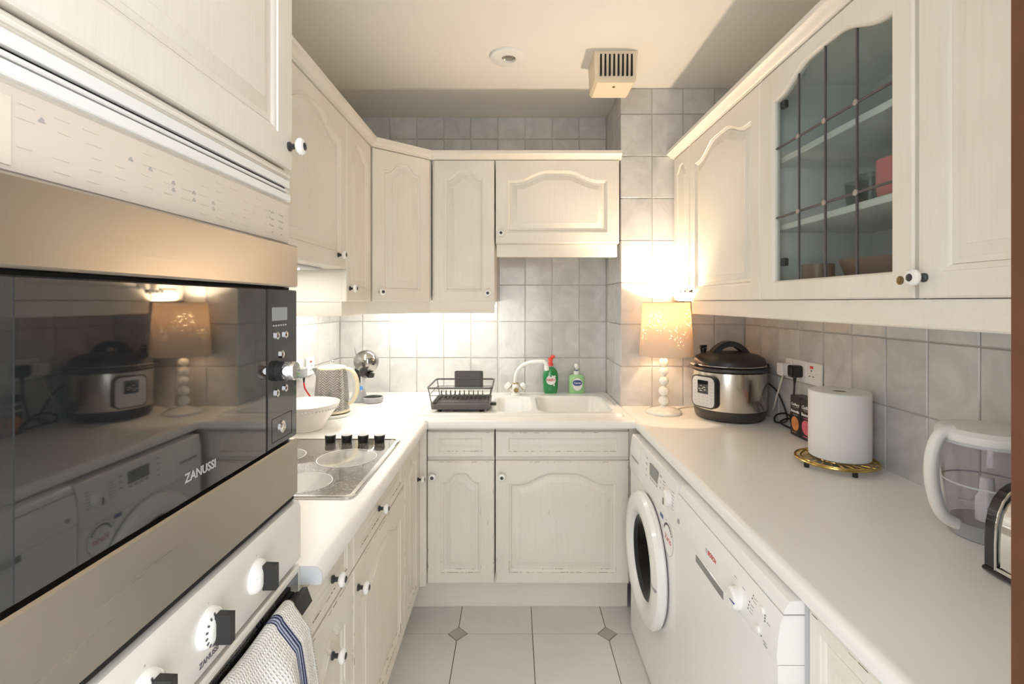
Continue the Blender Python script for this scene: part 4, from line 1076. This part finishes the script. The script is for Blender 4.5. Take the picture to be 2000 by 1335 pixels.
# ------------------------------------------------------------------ trivet and kitchen roll
tv = thing('trivet', 'round brass trivet on black feet under the kitchen roll', 'trivet', (1.030, 1.545, ZT+.0003))
ring = lambda r_: [(r_*cos(2*pi*i/56), r_*sin(2*pi*i/56), .0185) for i in range(56)]
MB().tube(ring(.114), .0042, 8, True).build('outer_ring', 'brass', tv); MB().tube(ring(.098), .003, 8, True).build('inner_ring', 'brass', tv); MB().tube(ring(.05), .0028, 8, True).build('centre_ring', 'brass', tv)
for i in range(20):
    a = 2*pi*i/20; b = a+.28
    MB().tube([(.05*cos(a), .05*sin(a), .0185), (.076*cos(a+.20), .076*sin(a+.20), .0185), (.112*cos(b), .112*sin(b), .0185)], .0024, 6).build('scroll_bar', 'brass', tv)
for i in range(8):
    a = 2*pi*i/8; MB().tube([(0, 0, .0185), (.05*cos(a), .05*sin(a), .0185)], .0024, 6).build('spoke', 'brass', tv)
for a in (10, 100, 190, 262): MB().lathe([(.0075, 0), (.0075, .0145)], 12, T((.108*cos(R(a)), .108*sin(R(a)), 0))).build('foot', 'black', tv)
kr = thing('kitchen_roll', 'white kitchen paper roll standing on the brass trivet', 'kitchen roll', (1.051, 1.562, ZT+.0235))
MB().lathe([(.021, 0), (.083, 0), (.0865, .003), (.0868, .208), (.084, .211), (.0235, .211), (.022, .209), (.021, 0)], 64, caps=False).build('paper_roll', 'paper', kr)
MB().lathe([(.0205, .001), (.0205, .209), (.0195, .209), (.0195, .001)], 28, caps=False).build('core', 'card', kr)

# ------------------------------------------------------------------ blender jug
bj = thing('blender_jug', 'clear plastic blender jug with white lid and handle', 'blender jug', (1.052, 1.075, ZT+.0003))
MB().lathe([(.062, 0), (.066, .004), (.068, .030), (.064, .034)], 36).build('jug_base', 'grey_plastic', bj)
MB().lathe([(.066, .0345), (.070, .06), (.076, .12), (.083, .185), (.0855, .215), (.0835, .215), (.081, .185), (.074, .12), (.068, .06), (.064, .036)], 40, caps=False).build('jug_body', 'clear_plastic', bj)
MB().lathe([(.0765, .118), (.0772, .120), (.0765, .122)], 40, caps=False).build('fill_line', 'pale_grey', bj)
MB().lathe([(.086, .209), (.0875, .2125), (.086, .2150)], 40, caps=False).build('jug_rim', 'pale_grey', bj)
MB().lathe([(.020, .035), (.020, .085), (.014, .095), (.012, .13), (0, .132)], 18).build('spindle', 'white_plastic', bj)
for a in (0, 120, 240):
    mx = T((0, 0, .066)) @ Matrix.Rotation(R(a), 4, 'Z'); MB().box(.012, .052, -.006, .006, 0, .003, .001, mx=mx).build('blade', 'pale_grey', bj)
MB().lathe([(.088, .2155), (.090, .219), (.089, .232), (.080, .241), (.05, .246), (0, .247)], 40).build('lid', 'white_plastic', bj)
hp = spline([(-.072, .004, .236), (-.098, .006, .226), (-.114, .008, .19), (-.119, .008, .14), (-.112, .008, .09), (-.094, .006, .045), (-.060, .004, .024)], 6)
MB().tube(hp, .0125, 12).build('handle', 'white_plastic', bj)
MB().tube([Vector((p.x+.010, p.y-.003, p.z)) for p in hp[5:-4]], .006, 8).build('handle_insert', 'pale_grey', bj)

# ------------------------------------------------------------------ toaster
ts = thing('toaster', 'chrome toaster with black end caps, half hidden by the door jamb', 'toaster', (1.003, .80, ZT+.0003))
def toast(s_, z0=.012, h=.165):
    o = [(-.092*s_, z0)]; n = 14
    for i in range(n+1):
        a = pi-pi*i/n; o.append((.092*s_*(abs(cos(a))**.75)*(1 if cos(a) >= 0 else -1), z0+.05+(h*s_-.05)*sin(a)**.8))
    o.append((.092*s_, z0)); return o
MB().prism(toast(.975), 'y', -.112, .112).build('toaster_body', 'chrome', ts)
for y0, y1 in ((.1125, .136), (-.136, -.1125)):
    e_ = MB().prism(toast(1.0), 'y', y0, y1).build('end_cap', 'toaster_black', ts)
    MB().tube([(x, y0+.001, z) for x, z in toast(1.012)], .0022, 6).build('end_trim', 'chrome', e_)
MB().box(-.098, .098, -.138, .138, .004, .0135, .003).build('toaster_base', 'toaster_black', ts)
MB().box(-.0955, -.092, -.111, .111, .0136, .020, .001).build('crumb_tray', 'chrome', ts)
for x in (-.03, .03): MB().box(x-.012, x+.012, -.085, .085, .1705, .1745, .001).build('bread_slot', 'dark_gap', ts)
for sx in (-1, 1):
    for sy in (-1, 1): MB().lathe([(.010, 0), (.010, .0045)], 10, T((sx*.075, sy*.11, 0))).build('foot', 'black', ts)

# ------------------------------------------------------------------ washing machine
WW = .590
wm = thing('washing_machine', 'white front-loading washing machine under the right worktop', 'washing machine', (.518, 2.092, 0), -pi/2)
WD = .58; DX, DZ = .292, .474
ap = circ(DX, DZ, .19, n=48); rim = [(0, .012), (WW, .012), (WW, .700), (0, .700)]
mb = MB(); tri = tessellate_polygon([[Vector((p, q, 0)) for p, q in rim], [Vector((p, q, 0)) for p, q in ap]]); mb.add([(p, -.012, q) for p, q in rim+ap], [tuple(i) for i in tri])
mb.add([(p, -.012, q) for p, q in rim]+[(p, WD, q) for p, q in [(0, .012), (WW, .012), (WW, .851), (0, .851)]]+[(WW, 0, .70), (WW, 0, .851), (0, 0, .70), (0, 0, .851)], [(0, 1, 5, 4), (4, 5, 6, 7), (1, 8, 9, 6, 5), (0, 4, 7, 11, 10), (9, 11, 7, 6), (8, 10, 11, 9)])
mb.build('casing', 'enamel', wm)
fa = MB().prism([(0.0, .7015), (-.0135, .7015), (-.016, .712), (-.013, .80), (-.006, .848), (0, .851)], 'x', .16, WW, 0).build('control_fascia', 'enamel', wm)
dw = MB().prism([(0.0, .7015), (-.0135, .7015), (-.017, .712), (-.014, .80), (-.006, .848), (0, .851)], 'x', .001, .158, 0).build('detergent_drawer', 'enamel', wm)
MB().box(.03, .135, -.0166, -.014, .762, .772, .001).build('drawer_grip', 'grey_plastic', dw)
sl = Matrix.Identity(4)
def on_fascia(x, z, dy=0): return T((x, -.0158+(z-.712)*(.003/.088)-dy, z))
MB().box(-.05, .05, -.0014, .001, -.021, .024, .001, mx=on_fascia(.345, .800)).build('display', 'lcd', fa)
MB().box(-.05, .05, -.0012, .001, -.036, -.0235, .001, mx=on_fascia(.345, .800)).build('button_strip', 'pale_grey', fa)
for i in range(4): MB().box(-.008, .008, -.0018, .001, -.034, -.026, .001, mx=on_fascia(.308+i*.0245, .800)).build('button', 'grey_plastic', fa)
MB().lathe([(.027, 0), (.026, .014), (.021, .019), (0, .020)], 28, on_fascia(.520, .785) @ Matrix.Rotation(pi/2, 4, 'X')).build('programme_dial', 'white_plastic', fa)
MB().box(-.0035, .0035, -.021, -.0195, -.022, .0, .0006, mx=on_fascia(.520, .785)).build('dial_mark', 'knob_dark', fa)
pb = MB()
for i in range(6):
    for x, z in ((.462, .815-i*.0105), (.555, .815-i*.0105)):
        pb.box(-.010, .010, -.0008, .0006, -.0011, .0011, 0, 0, on_fascia(x, z))
for i in range(4): pb.box(-.006, .006, -.0008, .0006, -.003, .003, 0, 0, on_fascia(.250, .828-i*.022))
for i in range(3): pb.box(-.006, .006, -.0008, .0006, -.003, .003, 0, 0, on_fascia(.425, .820-i*.02))
pb.build('printed_marks', 'print_grey', fa)['kind'] = 'stuff'
# porthole
dm = lambda y: T((DX, y, DZ)) @ Matrix.Rotation(pi/2, 4, 'X')
do = MB().lathe([(.222, .016), (.230, .024), (.231, .038), (.222, .050), (.195, .058), (.165, .056), (.150, .046), (.146, .036), (.150, .020), (.20, .016)], 64, dm(0), caps=False).build('porthole_door', 'enamel', wm)
MB().lathe([(.205, .012), (.218, .0155), (.224, .020), (.215, .0125)], 56, dm(0), caps=False).build('door_gap', 'dark_gap', do)
MB().lathe([(.149, .038), (.135, .032), (.105, .004), (.075, -.02), (0, -.03)], 48, dm(0), caps=False).build('porthole_glass', 'drum', do)
MB().lathe([(.188, .011), (.16, -.01), (.15, -.15), (.06, -.17), (0, -.17)], 40, dm(0), caps=False).build('drum', 'drum_dark', wm)
MB().box(DX+.175, DX+.222, -.060, -.052, DZ-.003, DZ+.002, .001).build('door_catch', 'grey_plastic', do)
sk = MB().plate(circ(.503, .646, .054, n=36), -.0126).build('sticker', 'print_white', wm)
mb = MB(); mb.lathe([(.0535, 0), (.0555, 0), (.0555, .0006), (.0535, .0006)], 40, T((.503, -.0122, .646)) @ Matrix.Rotation(pi/2, 4, 'X'), caps=False); mb.build('sticker_ring', 'print_grey', sk)
lettering('Vario', .030, 'print_red', sk, T((.503, -.0131, .643)), shear=.25)
mb = MB()
for i in range(11):
    a = R(150-i*12); mb.box(-.0035, .0035, -.0006, 0, -.0035, .0035, 0, 0, T((.503+.043*cos(a), -.0127, .646+.043*sin(a))) @ Matrix.Rotation(-(a-pi/2), 4, 'Y'))
mb.build('sticker_arc_text', 'print_dark', sk)['kind'] = 'stuff'
MB().box(.420, .452, -.0128, -.0115, .684, .697).build('energy_badge', 'print_blue', wm)
MB().box(.02, WW-.02, .02, WD-.02, 0, .0118).build('machine_foot', 'grey_plastic', wm)

# ------------------------------------------------------------------ dishwasher
dwX = 1.492; DW = .580
dwm = thing('dishwasher', 'white dishwasher with rounded control panel next to the washing machine', 'dishwasher', (.549, dwX, 0), -pi/2)
MB().box(.001, DW-.001, 0, .55, .012, .852).box(.02, DW-.02, .02, .5, 0, .0118).build('casing', 'pale_grey', dwm)
MB().prism([(-.0005, .8315), (-.040, .8315), (-.040, .836), (-.029, .855), (-.0005, .858)], 'x', 0, DW).build('lid', 'enamel', dwm)
cpn = MB().prism([(-.0005, .736), (-.0515, .736), (-.0535, .752), (-.051, .785), (-.046, .815), (-.0405, .8285), (-.0005, .8285)], 'x', 0, DW).build('control_panel', 'enamel', dwm)
MB().prism([(-.0005, .105), (-.047, .105), (-.051, .12), (-.051, .732), (-.048, .7345), (-.0005, .7345)], 'x', 0, DW).build('door', 'enamel', dwm)
MB().box(.01, DW-.01, .002, .02, .013, .10).build('kick_plate', 'grey_plastic', dwm)
MB().box(.17, .342, -.0522, -.0509, .712, .731, .0004).build('display', 'lcd', dwm)
def on_cp(x, z): return T((x, -.0537+max(0, min(z, .785)-.752)*.0758+max(0, z-.785)*.1667, z))
lettering('BOSCH', .0150, 'print_red', cpn, on_cp(.278, .779) @ T((0, -.0006, 0)) @ Matrix.Rotation(R(-4.5), 4, 'X'), bold=.0003)
MB().lathe([(.006, 0), (.006, .0012)], 16, on_cp(.243, .779) @ Matrix.Rotation(pi/2, 4, 'X')).build('emblem', 'print_silver', cpn)
MB().lathe([(.024, -.003), (.0235, .012), (.019, .017), (0, .018)], 28, on_cp(.418, .764) @ Matrix.Rotation(pi/2, 4, 'X')).build('programme_dial', 'white_plastic', cpn)
MB().box(.002, .023, -.019, -.0165, -.0008, .0008, mx=on_cp(.418, .764)).build('dial_mark', 'print_blue', cpn)
for x, z in ((.519, .800), (.510, .757)): MB().lathe([(.0075, -.002), (.007, .004), (0, .005)], 18, on_cp(x, z) @ Matrix.Rotation(pi/2, 4, 'X')).build('button', 'white_plastic', cpn)
MB().lathe([(.007, 0), (.007, .002), (0, .0022)], 16, on_cp(.035, .760) @ Matrix.Rotation(pi/2, 4, 'X')).build('indicator', 'grey_plastic', cpn)
mb = MB()
for x, z in ((.480, .806), (.478, .799), (.470, .787), (.468, .779), (.466, .771), (.530, .797), (.531, .792), (.532, .787), (.523, .752)): mb.box(-.0014, .0014, -.0006, .001, -.0014, .0014, 0, 0, on_cp(x, z))
mb.build('indicator_dots', 'print_dark', cpn)['kind'] = 'stuff'
mb = MB()
for x, z in ((.400, .800), (.44, .797), (.491, .804), (.489, .797), (.482, .785), (.480, .777), (.478, .769), (.545, .789), (.536, .748), (.538, .742)): mb.box(-.006, .006, -.0004, .001, -.0009, .0009, 0, 0, on_cp(x, z))
mb.build('printed_marks', 'print_grey', cpn)['kind'] = 'stuff'

# ------------------------------------------------------------------ tall oven housing
TY0, TWD = .352, .598
th = thing('oven_housing', 'tall cream housing cabinet for the microwave and oven', 'cabinet', (-.454, TY0, 0), pi/2)
sd = .018
MB().box(.001, sd, .0015, .552, .0, 2.13).box(TWD-sd, TWD-.001, .0015, .552, 0, 2.13).box(sd, TWD-sd, .0015, .552, 2.11, 2.13).box(sd, TWD-sd, .0015, .552, 1.537, 1.553).box(sd, TWD-sd, .005, .552, 1.038, 1.052).box(sd, TWD-sd, .0015, .552, .43, .448).box(sd, TWD-sd, .54, .552, 0, 2.11).build('carcass', 'carcass', th)
front(th, 'door', 0, TWD, 1.677, 2.128, rise=.05, mx=.058, mz=.055, knob=(TWD-.018, 1.72))
front(th, 'door', 0, TWD, .155, .44, rise=0, mx=.06, mz=.05, knob=(TWD-.03, .40))
MB().box(0, TWD-.001, -.011, 0, 1.6575, 1.675, .003).box(0, TWD-.001, -.016, -.010, 1.662, 1.668, .002).build('moulding_strip', 'cream_h', th)
MB().box(.002, TWD-.002, -.007, 0, 1.6115, 1.6285).build('vent_sill', 'cream_h', th)
vg = MB().box(.002, TWD-.002, -.004, 0, 1.629, 1.657).build('vent_back', 'dark_gap', th)
for a, b, y in ((1.643, 1.6572, -.014), (1.6335, 1.639, -.012), (1.616, 1.6295, -.016)): MB().box(.001, TWD-.001, y, -.0042, a, b, .0015).build('vent_slat', 'enamel', vg)
lp = MB().box(.001, TWD-.001, -.012, 0, 1.534, 1.611, .0015).build('instruction_panel', 'vent', th)
lp.data.materials[0] = mat('instruction_panel_cream', (.70, .62, .535), .4)
mb = MB(); mf = MB()
ip = lambda x, z: T((x, -.0121, z))
rr = random.Random(3)
for r_ in range(5):
    for q in range(13):
        if rr.random() < .75 and .085+q*.036 < .53: x = .085+q*.036+rr.uniform(-.004, .004); mf.box(-rr.uniform(.005, .012), rr.uniform(.004, .012), -.0004, 0, -.0006, .0006, 0, 0, ip(x, 1.598-r_*.013))
mf.build('faint_print_lines', 'print_faint', lp)['kind'] = 'stuff'
for x, z in ((.205, 1.585), (.235, 1.5815), (.275, 1.575), (.275, 1.566), (.315, 1.571), (.315, 1.561), (.358, 1.566), (.358, 1.557), (.10, 1.590)):
    mb.add([(-.004, 0, -.002), (.004, 0, -.002), (.001, 0, .0026), (-.001, 0, .0026), (-.002, 0, -.001), (.002, 0, -.001), (0, 0, .0012)], [(0, 1, 5, 4), (1, 2, 6, 5), (2, 3, 6), (3, 0, 4, 6)], 0, T((x, -.0125, z)))
for q in range(2):
    for r_ in range(3):
        mb.box(-.003, -.001, -.0004, 0, -.0014, .0014, 0, 0, ip(.525+q*.034, 1.585-r_*.012)); mb.box(.002, .012, -.0004, 0, -.0012, .0012, 0, 0, ip(.525+q*.034, 1.584-r_*.012))
    mb.box(.0, .004, -.0004, 0, -.001, .001, 0, 0, ip(.53+q*.034, 1.548))
mb.build('printed_symbols', 'print_grey', lp)['kind'] = 'stuff'
nt_ = MB().box(.0, .072, -.0128, -.0119, 1.540, 1.600).build('paper_note', 'vent', lp)
nt_.data.materials[0] = mat('old_paper_note', (.74, .67, .56), .7)
mb = MB()
for z, l in ((1.587, .030), (1.5745, .045), (1.563, .026), (1.551, .030)):
    x = .012
    while x < .015+l: ll = rr.uniform(.004, .009); mb.box(x, x+ll, -.0132, -.0127, z-.0012, z+.0012); x += ll+.003
mb.build('note_text', 'print_grey', nt_)['kind'] = 'stuff'

# microwave
mw = thing('microwave', 'built-in steel and black glass microwave', 'microwave', (-.454, TY0, 1.057), pi/2)
MB().box(.03, TWD-.03, .001, .42, .004, .47).build('oven_body', 'grey_plastic', mw)
MB().box(.001, TWD-.001, -.030, 0, .392, .473, .003).build('frame_top', 'steel', mw)
MB().box(.001, TWD-.001, -.030, 0, -.011, .098, .003).build('frame_bottom', 'steel', mw)
MB().box(.001, .020, -.030, 0, .0985, .3915, .002).build('frame_side', 'steel', mw)
MB().box(.02, TWD-.001, -.012, 0, .0985, .3915).build('door_surround', 'dark_gap', mw)
dg = MB().box(.022, .480, -.0275, -.0125, .1035, .3865, .002).build('door', 'panel_black', mw)
MB().box(.060, .477, -.0283, -.0276, .1055, .3845).build('door_glass', 'black_glass', dg)
lettering('ZANUSSI', .0165, 'print_silver', dg, T((.305, -.0288, .134)), bold=.0003)
cpm = MB().box(.484, .597, -.0275, -.0125, .1035, .3865, .002).build('control_panel', 'panel_black', mw)
MB().box(.500, .555, -.0284, -.0276, .330, .354).build('display', 'lcd_pale', cpm)
mb = MB()
for i in range(6): mb.box(.503+i*.009, .507+i*.009, -.0281, -.0276, .320, .3225)
mb.build('printed_marks', 'print_silver', cpm)['kind'] = 'stuff'
for x, z in ((.515, .303), (.547, .303), (.533, .268), (.515, .200), (.547, .204)):
    MB().lathe([(.0062, 0), (.0062, .003), (.004, .005), (0, .0055)], 18, T((x, -.0276, z)) @ Matrix.Rotation(pi/2, 4, 'X') @ Matrix.Diagonal((.7, 1.15, 1, 1))).build('button', 'chrome', cpm)
kn = MB().lathe([(.0185, 0), (.0185, .012), (.0165, .013)], 30, T((.524, -.0276, .239)) @ Matrix.Rotation(pi/2, 4, 'X')).build('timer_knob', 'black', cpm)
MB().lathe([(.0168, .013), (.0168, .030), (.0155, .032), (0, .0323)], 30, T((.524, -.0276, .239)) @ Matrix.Rotation(pi/2, 4, 'X')).build('knob_cap', 'chrome', cpm)
mb = MB()
for a, b, c_, d_ in ((.499, .575, .1135, .1145), (.499, .575, .1555, .1565), (.499, .500, .1135, .1565), (.574, .575, .1135, .1565)): mb.box(a, b, -.0279, -.0276, c_, d_)
mb.build('button_outline', 'dark_gap', cpm)
MB().lathe([(.011, 0), (.011, .002), (.008, .004), (0, .003)], 20, T((.536, -.0276, .135)) @ Matrix.Rotation(pi/2, 4, 'X')).build('door_release', 'chrome', cpm)

# oven
ov = thing('oven', 'cream built-in oven with white dials below the microwave', 'oven', (-.454, TY0, .450), pi/2)
Z = lambda z: z-.450
MB().box(.03, TWD-.03, .001, .50, .002, Z(1.03)).build('oven_body', 'grey_plastic', ov)
op = MB().prism([(0, Z(.9185)), (-.033, Z(.9185)), (-.035, Z(.922)), (-.035, Z(1.020)), (-.030, Z(1.032)), (0, Z(1.034))], 'x', .001, TWD-.001).build('control_panel', 'enamel_cream', ov)
MB().box(.001, TWD-.001, -.022, 0, Z(1.0345), Z(1.0455), .001).build('shadow_strip', 'dark_gap', ov)
od = MB().box(.001, TWD-.001, -.034, 0, Z(.452), Z(.9075), .003).build('door', 'enamel_cream', ov)
MB().box(.012, TWD-.012, -.0352, -.0341, Z(.456), Z(.896), .0004).build('door_glass', 'black_glass', od)
MB().box(.001, TWD-.001, -.020, 0, Z(.908), Z(.918)).build('panel_gap', 'dark_gap', ov)
for x in (.434, .310, .196):
    mx = T((x, -.035, Z(.975))) @ Matrix.Rotation(pi/2, 4, 'X')
    k = MB().lathe([(.027, 0), (.027, .002), (.024, .008), (.015, .014), (.010, .015)], 32, mx).build('dial', 'porcelain', op)
    g_ = MB(); pl = [(-.0065, .013), (.0065, .013), (.0055, .034), (-.0055, .034)]
    g_.add([(p, -.035-q, Z(.975)-.020+.006*0) for p, q in pl]+[(p, -.035-q, Z(.975)+.020) for p, q in pl], [(0, 1, 2, 3), (7, 6, 5, 4), (0, 4, 5, 1), (1, 5, 6, 2), (2, 6, 7, 3), (3, 7, 4, 0)], 0, T((x, 0, 0)))
    g_.build('dial_grip', 'black', k)
    mb = MB()
    if x == .434: mb.lathe([(.0022, .0085), (.0032, .0085), (.0032, .0089), (.0022, .0089)], 12, mx @ T((-.016, .004, .0022)), caps=False)
    else:
        for i in range(9):
            a = R(100+i*22); mb.box(-.0012, .0012, -.0005, .0005, -.0022, .0022, 0, 0, T((x+.0205*cos(a), -.0463, Z(.975)+.0205*sin(a))) @ Matrix.Rotation(-(a-pi/2), 4, 'Y'))
    mb.build('dial_marks', 'print_dark', k)['kind'] = 'stuff'
    MB().lathe([(.0012, 0), (.0012, .0004)], 8, T((x, -.0352, Z(.975)+.033)) @ Matrix.Rotation(pi/2, 4, 'X')).build('pointer_dot', 'print_grey', op)
lettering('ZANUSSI', .0105, 'print_dark', op, T((.312, -.0354, Z(.9335))), bold=.0002)
hdl = MB().prism([(-.046, Z(.872)), (-.056, Z(.873)), (-.066, Z(.846)), (-.058, Z(.838)), (-.046, Z(.842))], 'x', .04, .578).build('handle', 'black', od)
for x in (.05, .545): MB().box(x, x+.028, -.048, -.0353, Z(.846), Z(.868), .002).build('handle_bracket', 'black', hdl)

# tea towel folded over the oven handle
tw = thing('tea_towel', 'white waffle tea towel with navy stripes hanging on the oven handle', 'towel', (0, 0, 0))
mb = MB(); mb.uv = []; nu, nv = 60, 90
for j_ in range(nv+1):
    v = j_/nv
    for i in range(nu+1):
        u = i/nu
        # path over the bar: behind -> top -> front and down
        s = -.12+v*.56                                   # metres along the towel, 0 = top of the bar
        fall = max(0, s-.03)
        yy = .615+u*.245+(u-.35)*fall*.30
        if s < -.012: x, z = -.4145+.002, .878+(s+.012)
        elif s < .03:
            a = (s+.012)/.042*pi; x = -.4025-.011*cos(a); z = .878+.010*sin(a)
        else:
            x = -.3915+min(.022, fall*.5)+.02*(1-math.exp(-fall*6)); z = .878-fall
            amp = .016*(1-math.exp(-fall*9))
            x += amp*(sin(u*11+1.0+fall*2)+.5*sin(u*23+.5))*1.0+amp*.6
        z += .004*sin(u*9)*ss(-.02, .02, s)
        mb.v.append((x, yy, z)); mb.uv.append((u, v))
for j_ in range(nv):
    for i in range(nu): a = j_*(nu+1)+i; mb.f.append((a, a+1, a+nu+2, a+nu+1)); mb.m.append(0)
ob = mb.build('cloth', 'towel', tw, True, 180)
so = ob.modifiers.new('thick', 'SOLIDIFY'); so.thickness = .003; so.offset = 0

# ------------------------------------------------------------------ ceiling fittings
dl = thing('downlight', 'round white recessed downlight in the ceiling, switched off', 'downlight', (-.0245, 2.115, ZC-.0005))
MB().lathe([(.030, -.004), (.033, -.012), (.07, -.012), (.079, -.009), (.081, 0)], 48, caps=False).build('trim_ring', 'white_plastic', dl)
MB().lathe([(.0305, -.004), (.027, -.001), (.02, -.0025), (0, -.003)], 28, caps=False).build('lens', 'lens', dl)
vt = thing('extractor_vent', 'cream slotted box vent on the ceiling by the pier', 'vent', (.342, 2.065, ZC-.0005))
vw, vd, vh = .188, .165, .132
pf = [(0, 0), (vw, 0), (vw-.006, -vh+.012), (vw-.016, -vh), (.016, -vh), (.006, -vh+.012)]
mb = MB(); n = len(pf); mb.add([(x, 0+.010*(-z/vh), z) for x, z in pf]+[(x, vd, z) for x, z in pf], [tuple(range(n))[::-1], tuple(range(n, 2*n))]+[(i, (i+1) % n, (i+1) % n+n, i+n) for i in range(n)])
mb.build('vent_box', 'vent', vt)
for i in range(8): x = .026+i*.0188; MB().box(x, x+.0075, -.0008, .012, -.105, -.014, 0, mx=Matrix.Identity(4)).build('vent_slot', 'dark_gap', vt)
MB().lathe([(.006, 0), (.006, .002), (0, .003)], 14, T((vw/2, .05, -vh-.0025))).build('screw', 'old_brass', vt)
